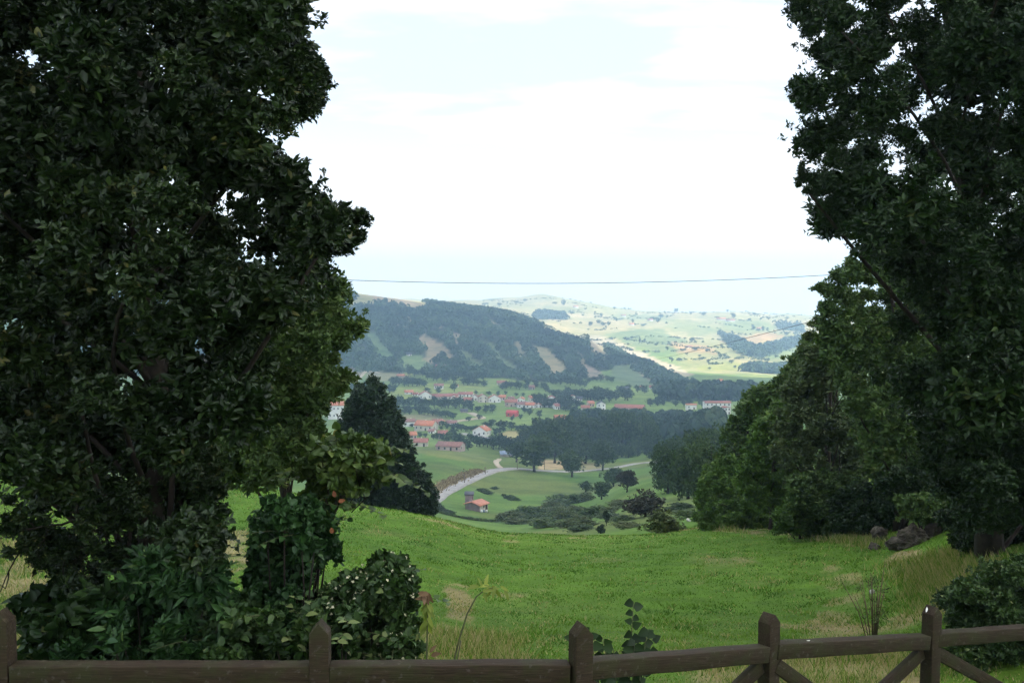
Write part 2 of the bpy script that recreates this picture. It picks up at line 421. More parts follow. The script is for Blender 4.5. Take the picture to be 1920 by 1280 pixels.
class MB:
    """collects simple solids into one mesh"""
    def __init__(self): self.v, self.q, self.t, self.n = [], [], [], 0
    def add(self, v, q=(), t=()):
        v = np.asarray(v, float)
        self.v.append(v)
        if len(q): self.q.append(np.asarray(q, int).reshape(-1, 4) + self.n)
        if len(t): self.t.append(np.asarray(t, int).reshape(-1, 3) + self.n)
        self.n += len(v)
    def box(self, x0, x1, y0, y1, z0, z1):
        v = [(x, y, z) for z in (z0, z1) for y in (y0, y1) for x in (x0, x1)]
        self.add(v, [(0, 2, 3, 1), (4, 5, 7, 6), (0, 1, 5, 4), (2, 6, 7, 3), (0, 4, 6, 2), (1, 3, 7, 5)])
    def tube(self, pts, rad, sides=6, cap=True):
        pts = np.asarray(pts, float); rad = np.broadcast_to(np.asarray(rad, float), (len(pts),))
        tan = np.gradient(pts, axis=0); tan /= np.linalg.norm(tan, axis=1)[:, None] + 1e-9
        ref = np.array([0, 0, 1.0]) if abs(tan[:, 2]).mean() < 0.8 else np.array([1.0, 0, 0])
        a = np.cross(tan, ref); a /= np.linalg.norm(a, axis=1)[:, None] + 1e-9
        b = np.cross(tan, a)
        th = np.arange(sides) * 2 * math.pi / sides
        ring = pts[:, None] + rad[:, None, None] * (a[:, None] * np.cos(th)[None, :, None] + b[:, None] * np.sin(th)[None, :, None])
        v = ring.reshape(-1, 3); q = []
        for i in range(len(pts) - 1):
            for j in range(sides):
                j2 = (j + 1) % sides
                q.append((i * sides + j, i * sides + j2, (i + 1) * sides + j2, (i + 1) * sides + j))
        t = []
        if cap:
            n = len(v); v = np.vstack([v, pts[0], pts[-1]])
            for j in range(sides):
                j2 = (j + 1) % sides
                t.append((n, j2, j)); t.append((n + 1, (len(pts) - 1) * sides + j, (len(pts) - 1) * sides + j2))
        self.add(v, q, t)
    def mesh(self, name, mat, smooth_=False):
        f = []
        if self.q: f.append(np.vstack(self.q))
        if self.t: f.append(np.vstack(self.t))
        return mesh_np(name, np.vstack(self.v), f, mat, smooth_=smooth_)
def unit(v):
    return v / (np.linalg.norm(v, axis=-1, keepdims=True) + 1e-9)
def rand_dir(n, rng):
    return unit(rng.normal(size=(n, 3)))

def leaf_geo(base, d, nrm, L, W, rich=False, fold=0.25):
    """one leaf per row; rich leaves have a pointed oval outline and a fold"""
    nrm = unit(nrm - (nrm * d).sum(1)[:, None] * d)
    side = np.cross(d, nrm)
    L, W = np.asarray(L)[:, None], np.asarray(W)[:, None]
    n = len(base)
    if rich:
        curl = -0.10 * L
        p = [base, base + d * L * 0.38 + side * W * 0.5 + nrm * W * fold, base + d * L * 0.75 + side * W * 0.34 + nrm * (W * fold + curl * .4),
             base + d * L + nrm * curl, base + d * L * 0.75 - side * W * 0.34 + nrm * (W * fold + curl * .4), base + d * L * 0.38 - side * W * 0.5 + nrm * W * fold]
        v = np.stack(p, 1).reshape(-1, 3)
        o = (np.arange(n) * 6)[:, None]
        f = np.concatenate([o + np.array([[0, 1, 2, 3]]), o + np.array([[0, 3, 4, 5]])])
        return v, f, 6
    p = [base, base + d * L * 0.48 + side * W * 0.5 + nrm * W * fold, base + d * L, base + d * L * 0.48 - side * W * 0.5 + nrm * W * fold]
    v = np.stack(p, 1).reshape(-1, 3)
    o = (np.arange(n) * 4)[:, None]
    f = np.concatenate([o + np.array([[0, 1, 2]]), o + np.array([[0, 2, 3]])])
    return v, f, 4
def foliage(centers, radii, tufts, leaves, L, W, rng, rich=False, flat=0.8, shell=0.45, droop=0.0, tint_amp=0.35, up=0.45, ctint=None):
    """tufts of leaves spread through clumps: returns verts, faces, tint"""
    centers = np.asarray(centers, float); radii = np.asarray(radii, float)
    nc = len(centers)
    w = radii ** 2; w = w / w.sum()
    ci = rng.choice(nc, size=tufts, p=w)
    dr = rand_dir(tufts, rng); dr[:, 2] += 0.25; dr = unit(dr)
    rr = radii[ci] * (shell + (1 - shell) * rng.random(tufts) ** 0.6)
    tip = centers[ci] + dr * rr[:, None] * np.array([1, 1, flat])
    ax = unit(dr + np.array([0, 0, up - droop]) + 0.5 * rng.normal(size=(tufts, 3)))
    k = leaves
    tip = np.repeat(tip, k, 0); axr = np.repeat(ax, k, 0)
    n = len(tip)
    perp = rand_dir(n, rng); perp = unit(perp - (perp * axr).sum(1)[:, None] * axr)
    d = unit(axr * rng.uniform(0.25, 1.0, (n, 1)) + perp)
    nrm = axr + 0.35 * rng.normal(size=(n, 3))
    Ls = L * rng.uniform(0.65, 1.25, n)
    base = tip - axr * (rng.random((n, 1)) * L * 1.1)
    v, f, m = leaf_geo(base, d, nrm, Ls, Ls * (W / L) * rng.uniform(0.8, 1.2, n), rich)
    ct = rng.random(nc) if ctint is None else ctint
    tt = np.repeat(rng.random(tufts), k)
    ti = np.clip(0.40 + tint_amp * (np.repeat(ct[ci], k) - 0.5) + 0.35 * (tt - 0.5) + 0.45 * (rng.random(n) - 0.5), 0, 0.93)
    ti = np.where(rng.random(n) < 0.012, 1.0, ti)
    return v, f, np.repeat(ti, m)
def poly_clumps(poly, n, Y0, Y1, rpx, rng, flatten=None):
    """clump centres spread evenly over an outline seen from here, through a real range of depth"""
    xs, ys = [p[0] for p in poly], [p[1] for p in poly]
    N = 6000
    px = rng.uniform(min(xs), max(xs), N); py = rng.uniform(min(ys), max(ys), N)
    r = rng.uniform(rpx[0], rpx[1], N)
    ok = np.ones(N, bool)
    for a in range(8):
        ok &= in_poly(px + 0.72 * r * math.cos(a * math.pi / 4), py + 0.66 * r * math.sin(a * math.pi / 4), poly)
    px, py, r = px[ok], py[ok], r[ok]
    out, rad, scr = [], [], []
    gap = 1.25
    while len(out) < n and gap > 0.02:          # fill with wide spacing first, then tighten
        for x, y, rr in zip(px, py, r):
            if len(out) >= n: break
            if scr:
                q = np.array(scr)
                if (np.hypot(q[:, 0] - x, q[:, 1] - y) < gap * rr).any(): continue
            Y = rng.uniform(Y0, Y1)
            p = at(x, y, Y)
            if p[2] - rr * Y / F * 0.5 < float(H(p[0], p[1])): continue
            out.append(p); rad.append(rr * Y / F * rng.choice([.7, 1.0, 1.0, 1.25])); scr.append((x, y))
        gap *= 0.72
    return np.array(out), np.array(rad)
def limbs(mb, base, top, r0, targets, rng, sides=7, thin=0.02, frac=1.0):
    """a leaning trunk with limbs reaching to the clumps"""
    base, top = np.array(base, float), np.array(top, float)
    n = 9
    t = np.linspace(0, 1, n)[:, None]
    ln = np.linalg.norm(top - base)
    wob = np.cumsum(rng.normal(size=(n, 3)) * [1, 1, 0.2], 0) * 0.016 * ln; wob -= wob[0]
    tr = base + (top - base) * t + wob * t
    rad = r0 * (1 - 0.8 * t[:, 0]); rad[0] *= 1.35
    mb.tube(tr, rad, sides)
    for p in targets:
        if rng.random() > frac: continue
        hh = np.clip((p[2] - base[2]) / (top[2] - base[2] + 1e-6) - 0.22, 0.12, 0.95)
        i = int(hh * (n - 1)); s = tr[i]
        c = np.linspace(0, 1, 6)[:, None]
        mid = (s + p) / 2 + rng.normal(size=3) * 0.08 * np.linalg.norm(p - s) + [0, 0, 0.06 * np.linalg.norm(p - s)]
        br = (1 - c) ** 2 * s + 2 * c * (1 - c) * mid + c ** 2 * p
        r_ = max(thin, min(rad[i] * 0.3, 0.06) * rng.uniform(.5, 1.1))
        mb.tube(br, r_ * (1 - 0.8 * c[:, 0]) + thin * 0.3, 5)

# ------------------------------------------------------------------ terrain mesh with field colours
def zone(px, py, Y, poly, y0=0, y1=1e9):
    return in_poly(px, py, poly) & (Y > y0) & (Y < y1)
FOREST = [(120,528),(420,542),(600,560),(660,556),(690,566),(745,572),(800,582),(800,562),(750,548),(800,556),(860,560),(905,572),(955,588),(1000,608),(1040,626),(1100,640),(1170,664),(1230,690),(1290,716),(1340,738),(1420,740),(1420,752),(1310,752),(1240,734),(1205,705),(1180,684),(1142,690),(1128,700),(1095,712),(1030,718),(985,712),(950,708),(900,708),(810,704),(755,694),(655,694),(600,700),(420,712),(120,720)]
BARE = [  # bare and grassy patches inside the hillside forest: outline, colour
 ([(693,551),(740,554),(800,571),(790,580),(745,574),(705,563)], (0.42,0.34,0.20)),
 ([(748,612),(765,615),(782,637),(800,628),(812,638),(832,650),(852,676),(838,676),(828,664),(812,680),(800,682),(795,655),(770,630)], (0.30,0.25,0.15)),
 ([(682,622),(702,628),(742,676),(706,670),(686,636)], (0.13,0.20,0.09)),
 ([(825,612),(868,630),(852,642),(842,622)], (0.30,0.25,0.16)),
 ([(845,640),(868,655),(906,690),(880,690),(853,657)], (0.15,0.20,0.09)),
 ([(990,650),(1022,652),(1052,682),(1066,704),(1030,702),(1008,672)], (0.27,0.24,0.13)),
 ([(1106,640),(1128,644),(1144,672),(1122,674),(1108,658)], (0.28,0.24,0.15)),
 ([(1003,600),(1048,608),(1068,632),(1040,626),(1010,612)], (0.42,0.36,0.20)),
 ([(1044,606),(1100,616),(1180,652),(1240,676),(1290,698),(1284,706),(1225,684),(1165,658),(1100,636),(1060,624)], (0.46,0.40,0.26)),
 ([(1082,682),(1112,690),(1132,708),(1112,712),(1092,700)], (0.30,0.235,0.17)),
 ([(750,678),(760,666),(786,667),(806,686),(790,698),(755,692)], (0.14,0.21,0.08)),
]
FIELDS = [
 ([(640,684),(684,690),(672,716),(640,716)], (0.22,0.19,0.13)),
 ([(688,692),(772,702),(760,715),(690,714)], (0.24,0.23,0.13)),
 ([(1140,684),(1180,686),(1236,720),(1200,726),(1150,712)], (0.15,0.20,0.10)),
 ([(1175,678),(1200,682),(1236,712),(1215,714)], (0.22,0.20,0.13)),
 ([(936,812),(962,807),(1000,816),(996,826),(936,822)], (0.34,0.31,0.14)),
 ([(758,777),(820,778),(852,788),(760,790)], (0.22,0.22,0.11)),
 ([(762,843),(812,836),(905,855),(930,868),(850,862)], (0.155,0.19,0.06)),
 ([(1018,862),(1058,864),(1060,880),(1010,880)], (0.36,0.29,0.16)),
 ([(1090,864),(1130,872),(1128,882),(1092,881)], (0.26,0.23,0.12)),
]
FARCOPSE = [([(1345,625),(1375,634),(1420,656),(1500,632),(1515,640),(1470,660),(1420,672),(1380,662)], (0.035,0.06,0.03)),  # dark ground colour beneath the far copses
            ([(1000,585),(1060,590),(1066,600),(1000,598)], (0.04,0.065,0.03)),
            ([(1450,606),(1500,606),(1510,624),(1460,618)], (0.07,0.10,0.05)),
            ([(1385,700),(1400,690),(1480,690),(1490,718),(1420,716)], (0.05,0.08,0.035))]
def _grow(poly, k_):
    cx, cy = sum(p[0] for p in poly) / len(poly), sum(p[1] for p in poly) / len(poly)
    return [(cx + (x - cx) * k_, cy + (y - cy) * k_) for x, y in poly]
BARE += [([(905,640),(920,642),(948,672),(975,700),(955,700),(925,668)], (0.14,0.19,0.09)),
         ([(735,590),(760,594),(790,606),(770,606)], (0.26,0.22,0.13)),
         ([(960,640),(972,640),(985,668),(974,668)], (0.24,0.22,0.12)),
         ([(900,596),(925,604),(950,622),(930,616)], (0.22,0.21,0.12)),
         ([(1068,655),(1082,660),(1100,680),(1088,682)], (0.25,0.22,0.13)),
         ([(640,560),(690,566),(700,574),(650,572)], (0.30,0.30,0.15))]
BARE = [(_grow(p_, 1.08), c_2) for p_, c_2 in BARE]
FARF = [([(1130,625),(1230,615),(1290,640),(1230,660),(1180,645)], (0.180,0.228,0.081)),
        ([(1340,605),(1420,600),(1470,615),(1400,622)], (0.225,0.264,0.085)),
        ([(1240,612),(1330,606),(1350,622),(1300,632)], (0.255,0.276,0.095)),
        ([(1410,655),(1500,650),(1510,670),(1440,672)], (0.195,0.240,0.076)),
        ([(1020,572),(1090,580),(1080,590),(1010,582)], (0.270,0.276,0.104)),
        ([(1150,588),(1260,592),(1250,602),(1150,600)], (0.240,0.264,0.095)),
        ([(1300,690),(1380,676),(1400,690),(1340,706)], (0.300,0.312,0.085)),
        ([(1350,640),(1440,622),(1470,632),(1400,648)], (0.390,0.264,0.114)),
        ([(1250,640),(1330,650),(1340,664),(1270,660)], (0.450,0.300,0.133))]
def land_colour(X, Y, Z):
    px, py = project(X, np.maximum(Y, 3), Z)
    c = np.zeros((len(X), 3))
    nA = fbm(X / 9, Y / 9, 4, 21); nB = fbm(X / 60, Y / 60, 4, 31); nC = fbm(X / 260, Y / 260, 3, 41)
    c[:] = (0.089, 0.178, 0.017)                                       # near meadow
    dry = dryness(X, Y, px, py)
    c = c * (1 - dry[:, None]) + np.array([0.30, 0.235, 0.125]) * dry[:, None]
    w = smooth(50, 110, Y)[:, None]                                    # bowl with the barn
    bowl = np.array([0.095, 0.175, 0.038]) * (1 - 0.35 * smooth(.45, .7, nB)[:, None]) + np.array([0.06, 0.05, 0.02]) * smooth(.45, .7, nB)[:, None]
    c = c * (1 - w) + bowl * w
    # valley floor: a patchwork of fields
    w = smooth(520, 640, Y)[:, None]
    gx, gy = np.floor(X / 95 + 0.35 * np.sin(Y / 70)), np.floor(Y / 75 + 0.4 * np.sin(X / 60))
    hsh = _hash(gx, gy, 77)[:, None]
    val = np.array([0.145, 0.22, 0.055]) * (0.85 + 0.4 * hsh) + np.array([0.07, 0.025, 0.01]) * smooth(.7, 1.0, hsh)
    c = c * (1 - w) + val * w
    # far sunny hills: pale dry pasture
    w = smooth(1550, 1700, Y)[:, None] * np.where(py > 600, smooth(1250, 1300, px), 1.0)[:, None]
    w = np.maximum(w, smooth(2000, 2150, Y)[:, None])
    gx, gy = np.floor(X / 170 + 0.5 * np.sin(Y / 110)), np.floor(Y / 150 + 0.5 * np.sin(X / 95))
    hsh = _hash(gx, gy, 99)[:, None]
    far = np.array([0.26, 0.27, 0.09]) * (1 - hsh) + np.array([0.42, 0.36, 0.18]) * hsh
    far = far * (0.85 + 0.3 * nC[:, None])
    c = c * (1 - w) + far * w
    jx, jy = (nB - 0.5) * 26, (fbm(X / 45, Y / 45, 3, 51) - 0.5) * 16
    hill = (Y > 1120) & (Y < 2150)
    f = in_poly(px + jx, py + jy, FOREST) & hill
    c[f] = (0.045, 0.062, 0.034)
    for poly, col in BARE:
        z = in_poly(px + jx * .6, py + jy * .5, poly) & (Y > 1050) & (Y < 2300)
        c[z] = np.array(col) * (0.8 + 0.4 * nB[z])[:, None]
    for poly, col in FIELDS:
        z = in_poly(px + jx * .3, py + jy * .2, poly) & (Y > 250) & (Y < 1500)
        c[z] = np.array(col) * (0.85 + 0.3 * nB[z])[:, None]
    for poly, col in FARF:
        z = in_poly(px + jx * .9, py + jy * .5, poly) & (Y > 1650)
        c[z] = np.array(col) * (0.8 + 0.4 * nB[z])[:, None]
    for poly, col in FARCOPSE:
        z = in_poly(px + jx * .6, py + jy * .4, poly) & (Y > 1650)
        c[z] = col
    return np.clip(c, 0.01, 0.9)
DRYZ = [([(640,915),(690,928),(790,942),(800,955),(690,946),(630,935)], 0.9, 1e9),
        ([(1330,982),(1440,984),(1600,985),(1650,1030),(1560,1012),(1450,1004),(1340,996)], 0.8, 60),
        ([(1680,1035),(1800,1035),(1840,1080),(1740,1115),(1680,1070)], 0.9, 60),
        ([(830,1090),(880,1100),(870,1190),(820,1180)], 0.8, 40),
        ([(1540,1060),(1620,1080),(1600,1190),(1500,1200),(1550,1140)], 0.55, 40),
        ([(780,1185),(940,1190),(1000,1240),(780,1260)], 0.7, 30),
        ([(1280,1235),(1750,1215),(1750,1300),(1200,1310)], 0.85, 30),
        ([(400,990),(470,1000),(480,1060),(400,1080)], 0.8, 40),
        ([(0,1020),(120,1000),(160,1250),(0,1260)], 0.85, 40)]
def dryness(X, Y, px, py):
    n = fbm(X / 1.3, Y / 2.4, 4, 61); n2 = fbm(X / 6, Y / 6, 3, 71); n3 = fbm(X / 0.5, Y / 0.9, 2, 81)
    d = 0.8 * smooth(0.64, 0.74, n) * smooth(0.42, 0.65, n2) + 0.06 * smooth(0.5, 0.7, n2)
    for poly, w, ymax in DRYZ:
        z = in_poly(px + (n - .5) * 60, py + (n3 - .5) * 24, poly) & (Y < ymax)
        d = np.where(z, np.maximum(d, w * smooth(.25, .55, n3)), d)
    return np.clip(d * (1 - smooth(55, 90, Y)), 0, 1)

ug = np.concatenate([np.linspace(-1.45, -0.62, 26)[:-1], np.linspace(-0.62, 0.62, 360), np.linspace(0.62, 1.45, 26)[1:]])
yg = np.concatenate([np.linspace(-14, 4.4, 14), np.exp(np.linspace(math.log(4.6), math.log(5150), 500))])
UU, YY = np.meshgrid(ug, yg, indexing='ij')
XX = UU * np.where(YY > 30, YY, np.maximum(YY, 0) * 1.0 + 20 * (1 - smooth(5, 30, YY)))
ZZ = H(XX, YY)
tv = np.c_[XX.ravel(), YY.ravel(), ZZ.ravel()]
idx = np.arange(len(tv)).reshape(XX.shape)
tf = np.stack([idx[:-1, :-1], idx[1:, :-1], idx[1:, 1:], idx[:-1, 1:]], -1).reshape(-1, 4)
terrain = obj('terrain', mesh_np('terrain', tv, [tf], M_land, color=land_colour(tv[:, 0], tv[:, 1], tv[:, 2]), smooth_=True))
tag(terrain, kind='structure')

# ------------------------------------------------------------------ lanes and tracks
def ribbon(name, pts, width, mat, lift=0.25, n=60):
    P = np.array([ground(x, y, 120) for x, y in pts])
    t = np.concatenate([[0], np.cumsum(np.linalg.norm(np.diff(P[:, :2], axis=0), axis=1))])
    tq = np.linspace(0, t[-1], n)
    x, y = pchip(t, P[:, 0], tq), pchip(t, P[:, 1], tq)
    for _ in range(4):
        x[1:-1] = .25 * x[:-2] + .5 * x[1:-1] + .25 * x[2:]; y[1:-1] = .25 * y[:-2] + .5 * y[1:-1] + .25 * y[2:]
    dx, dy = np.gradient(x), np.gradient(y); ln = np.hypot(dx, dy) + 1e-9
    nx, ny = -dy / ln, dx / ln
    rows = []
    for s in (-0.5, -0.25, 0, 0.25, 0.5):
        xx, yy = x + nx * s * width, y + ny * s * width
        rows.append(np.c_[xx, yy, np.maximum(H(xx, yy), H(x, y) - 0.2) + lift])
    for s in (-0.5, 0.5):       # skirts so that the lane is a low bank, not a floating sheet
        xx, yy = x + nx * s * (width + .8), y + ny * s * (width + .8)
        r = np.c_[xx, yy, H(xx, yy) - 0.4]
        rows.insert(0, r) if s < 0 else rows.append(r)
    v = np.concatenate(rows); f = []
    for i in range(len(rows) - 1):
        a = np.arange(n - 1) + i * n
        f.append(np.c_[a, a + n, a + n + 1, a + 1])
    o = obj(name, mesh_np(name, v, [np.concatenate(f)], mat, smooth_=True))
    tag(o, kind='structure')
    return np.c_[x, y, H(x, y) + lift], np.c_[nx, ny]
LANE, LANE_N = ribbon('lane', [(800,948),(812,938),(826,928),(845,917),(870,904),(900,891),(930,882),(960,879),(1000,881),(1040,884),(1080,884),(1120,881),(1160,876),(1195,869),(1224,866),(1260,866)], 4.2, M_road, 0.35, 120)
ribbon('track', [(940,878),(933,872),(930,866),(936,860)], 2.4, M_track, 0.3)
ribbon('village_road', [(850,791),(868,788),(885,786),(904,784),(894,779),(882,774)], 6, M_track, 0.5)
ribbon('village_road', [(866,813),(884,816),(906,820),(936,827)], 6, M_road, 0.5)
ribbon('village_road', [(790,738),(840,745),(900,748),(980,752),(1060,760)], 6, M_road, 0.5)
ribbon('hill_track', [(664,718),(672,710),(680,702),(687,695),(700,697),(712,700)], 3.5, M_track, 0.6)

# ------------------------------------------------------------------ timber fence in the foreground
def fence():
    t = thing('wooden_fence', 'dark brown wooden fence with pointed posts and crossed braces in front of the meadow', 'fence', (0, 0, 0))
    # post tops and rail height below the eye, from the photograph
    nodes = [(6, 1143, 4.45, -1.727), (600, 1163, 4.42, -1.716), (1083, 1166, 4.55, -1.757), (1441, 1150, 5.50, -2.02), (1743, 1136, 6.32, -2.25), (2060, 1120, 7.15, -2.44)]
    W = 0.090
    P = []
    for px, pt, Y, zr in nodes:
        p = at(px, pt, Y); P.append((p[0], p[1], p[2], zr))
    dirs = []
    for i in range(len(P)):
        a = P[max(i - 1, 0) if i != 2 else 1]; b = P[min(i + 1, len(P) - 1)]
        if i == 2: a, b = P[2], P[3]
        if i == 1: a, b = P[0], P[2]
        d = np.array([b[0] - a[0], b[1] - a[1]]); dirs.append(d / np.linalg.norm(d))
    dirs[2] = unit(dirs[2] + dirs[1] * 0.9)
    def base_z(x, y): return float(H(x, y)) - 0.25
    for i, (x, y, zt, zr) in enumerate(P):
        m = MB(); h = W / 2; zb = base_z(x, y); ze = zt - 0.052
        v = [(-h, -h, zb), (h, -h, zb), (h, h, zb), (-h, h, zb), (-h, -h, ze), (h, -h, ze), (h, h, ze), (-h, h, ze), (0, -h, zt), (0, h, zt)]
        m.add(np.array(v) - [0, 0, zb], [(0, 1, 5, 4), (2, 3, 7, 6), (1, 2, 6, 5), (3, 0, 4, 7), (4, 8, 9, 7), (8, 5, 6, 9), (3, 2, 1, 0)], [(4, 5, 8), (6, 7, 9)])
        me = m.mesh('post', M_wood)
        o = obj('post', me, t, (x, y, zb), (0.006 * (i % 3 - 1), 0.008 * ((i * 7) % 3 - 1) + (0.02 if i > 2 else 0), math.atan2(dirs[i][1], dirs[i][0])))
        b = o.modifiers.new('bevel', 'BEVEL'); b.width = 0.003; b.segments = 2
    def beam(name, a, b, wv, wh):
        a, b = np.array(a, float), np.array(b, float)
        ln = np.linalg.norm(b - a)
        m = MB(); n = 10; xs = np.linspace(0, ln, n)
        rng = np.random.default_rng(int(ln * 1e5) % 9999)
        jit = rng.normal(size=(n, 2)) * 0.0012
        vv, qq = [], []
        for i, x in enumerate(xs):
            for sy, sz in ((-1, -1), (1, -1), (1, 1), (-1, 1)):
                vv.append((x, sy * wh / 2 + jit[i, 0], sz * wv / 2 + jit[i, 1]))
        for i in range(n - 1):
            for j in range(4):
                qq.append((i * 4 + j, i * 4 + (j + 1) % 4, i * 4 + 4 + (j + 1) % 4, i * 4 + 4 + j)[::-1])
        qq += [(0, 1, 2, 3), (n * 4 - 1, n * 4 - 2, n * 4 - 3, n * 4 - 4)]
        m.add(vv, qq)
        d = (b - a) / ln
        o = obj(name, m.mesh(name, M_wood), t, a, (0, -math.asin(d[2]), math.atan2(d[1], d[0])))
        bv = o.modifiers.new('bevel', 'BEVEL'); bv.width = 0.005; bv.segments = 2
        return o
    drops = []
    for i in range(len(P) - 1):
        a, b = np.array(P[i]), np.array(P[i + 1])
        d = unit((b - a)[:2]); g = W * 0.47
        RH, RW = 0.090, 0.088
        a0 = np.array([a[0] + d[0] * g, a[1] + d[1] * g, a[3] - RH / 2]); b0 = np.array([b[0] - d[0] * g, b[1] - d[1] * g, b[3] - RH / 2])
        beam('rail', a0, b0, RH, RW)
        za, zb = a[3] - 1.0, b[3] - 1.0
        beam('rail', (a0[0], a0[1], za), (b0[0], b0[1], zb), RH, RW - 0.01)
        nrm = np.array([d[1], -d[0]]) * 0.022
        beam('brace', (a0[0] + nrm[0], a0[1] + nrm[1], a0[2] - RH * .9), (b0[0] + nrm[0], b0[1] + nrm[1], zb + .08), 0.085, 0.040)
        beam('brace', (a0[0] - nrm[0], a0[1] - nrm[1], za + .08), (b0[0] - nrm[0], b0[1] - nrm[1], b0[2] - RH * .9), 0.085, 0.042)
    def blob(x, y, z, l, w, rz, tilt=0.0):
        m = MB(); r = 9
        v = [(0, 0, 0.004)] + [(l * math.cos(a) * (1 + .25 * math.sin(3 * a)), w * math.sin(a), 0) for a in np.arange(r) * 2 * math.pi / r]
        m.add(v, t=[(0, i, i % r + 1) for i in range(1, r + 1)])
        obj('bird_dropping', m.mesh('bird_dropping', M_dropping), t, (x, y, z), (0, tilt, rz))
    a, b = np.array(P[3]), np.array(P[4]); q = a + (b - a) * 0.22
    blob(q[0], q[1], q[3] + 0.003, 0.022, 0.008, 0.5)
    x, y, zt, zr = P[4]; d = dirs[4]
    blob(x - d[0] * .028, y - d[1] * .028, zt - .018, 0.020, 0.006, math.atan2(d[1], d[0]) + 0.5, -0.65)
fence()

# ------------------------------------------------------------------ trees close by
CLP = {}
def clump_protos(mat, lrel, aspect, dens, rich):
    key = (mat.name, round(lrel, 2), round(aspect, 2), dens, rich)
    if key not in CLP:
        out = []
        for i in range(6):
            rng = np.random.default_rng(900 + i)
            nt = int(dens / lrel ** 2)
            m_ = 9                                       # a clump is itself a few boughs
            cc = rand_dir(m_, rng) * rng.uniform(.25, .62, (m_, 1)); rc = rng.uniform(.34, .56, m_)
            v, f, ti = foliage(cc, rc, nt, 7, lrel, lrel * aspect, rng, rich, 1.0, .15, .1, tint_amp=.4)
            ti = np.clip(ti + (i - 2.5) * .05, 0, 1)
            out.append(mesh_np('leaf_clump', v, [f], mat, tint=ti))
        CLP[key] = out
    return CLP[key]
def polytree(name, label, poly, n, Y0, Y1, rpx, tufts, leaves, L, W, mat, trunk_px, trunk_Y, r0, top_px, seed, rich=False, flat=0.85, shell=0.3, limb_frac=0.5, extra=None, cat='tree', group=None, droop=0.1, dens=13.0, fill=22):
    rng = np.random.default_rng(seed)
    c, r = poly_clumps(poly, n, Y0, Y1, rpx, rng)
    if extra is not None:
        ex = [poly_clumps(p, m, a, b, rp, rng) for p, m, a, b, rp in extra]
        c = np.vstack([c] + [e[0] for e in ex]); r = np.concatenate([r] + [e[1] for e in ex])
    u, _ = ray(trunk_px, 900)
    bx, by = float(u) * trunk_Y, trunk_Y
    bz = float(H(bx, by)) - 0.15
    tp = at(top_px[0], top_px[1], trunk_Y)
    t = thing(name, label, cat, (bx, by, bz), 0, group)
    org = np.array([bx, by, bz])
    mb = MB(); limbs(mb, (0, 0, 0), tp - org, r0, c - org, rng, frac=limb_frac)
    obj('trunk', mb.mesh('trunk', M_bark, True), t)
    # loose sprays between and outside the clumps: the crown's own mesh
    ns = max(20, int(len(c) * 1.0))
    k_ = rng.integers(len(c), size=ns); dd = rand_dir(ns, rng); dd[:, 2] = dd[:, 2] * .6 + .15
    sc_ = c[k_] + unit(dd) * (r[k_] * rng.uniform(.9, 1.45, ns))[:, None]
    sr_ = r[k_] * rng.uniform(.2, .42, ns)
    v, f, ti = foliage(sc_ - org, sr_, ns * 9, 6, L, W, rng, False, .8, .1, droop)
    v2, f2, t2 = foliage(c - org, r * 1.15, fill * len(c), 6, L * 1.15, W * 1.3, rng, False, .9, .05, droop)
    f = np.vstack([f, f2 + len(v)]); v = np.vstack([v, v2]); ti = np.concatenate([ti, t2 * .8])
    cr_ = obj('crown', mesh_np('crown', v, [f], mat, tint=ti), t)
    tag(cr_, kind='stuff')
    protos = clump_protos(mat, L / float(r.mean()), W / L, dens, rich)
    for p_, rr_ in zip(c - org, r):
        o = bpy.data.objects.new('leaf_clump', protos[rng.integers(len(protos))]); COL.objects.link(o); o.parent = cr_
        o.location = p_; s_ = rr_ * rng.uniform(1.1, 1.35); o.scale = (s_, s_, s_ * flat)
        o.rotation_euler = (rng.uniform(-.35, .35), rng.uniform(-.35, .35), rng.uniform(0, 6.28))
    return t
OAK = [(-260,-330),(520,-330),(575,-60),(595,0),(565,25),(585,85),(615,120),(622,180),(600,222),(560,232),(552,290),(580,330),(606,372),(642,380),(692,405),(680,440),(668,475),(612,486),(640,520),(640,600),(560,660),(520,760),(440,850),(426,900),(420,990),(395,1040),(330,1045),(270,985),(140,960),(0,935),(-260,930)]
polytree('holm_oak', 'large dark evergreen tree overhanging the plain left stretch of fence', OAK, 186, 5.6, 9.2, (52, 112), 0, 7, 0.050, 0.023, L_oak, 290, 8.0, 0.14, (200, -250), 11, rich=True, limb_frac=0.08, dens=11.0, fill=44,
         extra=[([(590,378),(640,378),(694,402),(684,440),(668,478),(600,490)], 16, 6.6, 7.6, (16, 30)), ([(540,85),(590,85),(622,125),(622,180),(598,226),(545,228)], 16, 6.4, 7.6, (18, 36)), ([(500,0),(590,0),(565,60),(500,90)], 10, 6.4, 7.6, (16, 34)),
                ([(0,900),(110,905),(100,985),(200,1010),(230,1120),(120,1130),(90,1070),(0,1060)], 26, 6.5, 8.5, (18, 36)),
                ([(120,930),(320,900),(330,1060),(250,1090),(160,1050)], 14, 6.6, 8.4, (22, 44)),
                ([(300,860),(425,860),(420,1000),(390,1040),(320,1040)], 26, 7.0, 8.6, (20, 40))])
OAK2 = [(380,560),(560,560),(610,500),(648,522),(672,575),(668,625),(640,670),(652,715),(630,755),(612,800),(610,870),(560,905),(480,915),(400,905)]
polytree('holm_oak', 'smaller leaved evergreen tree behind the overhanging dark tree, hazel at its foot', OAK2, 110, 11.5, 14.5, (26, 48), 0, 7, 0.07, 0.03, L_wall, 545, 13.0, 0.12, (520, 560), 12, rich=False, limb_frac=0.15)
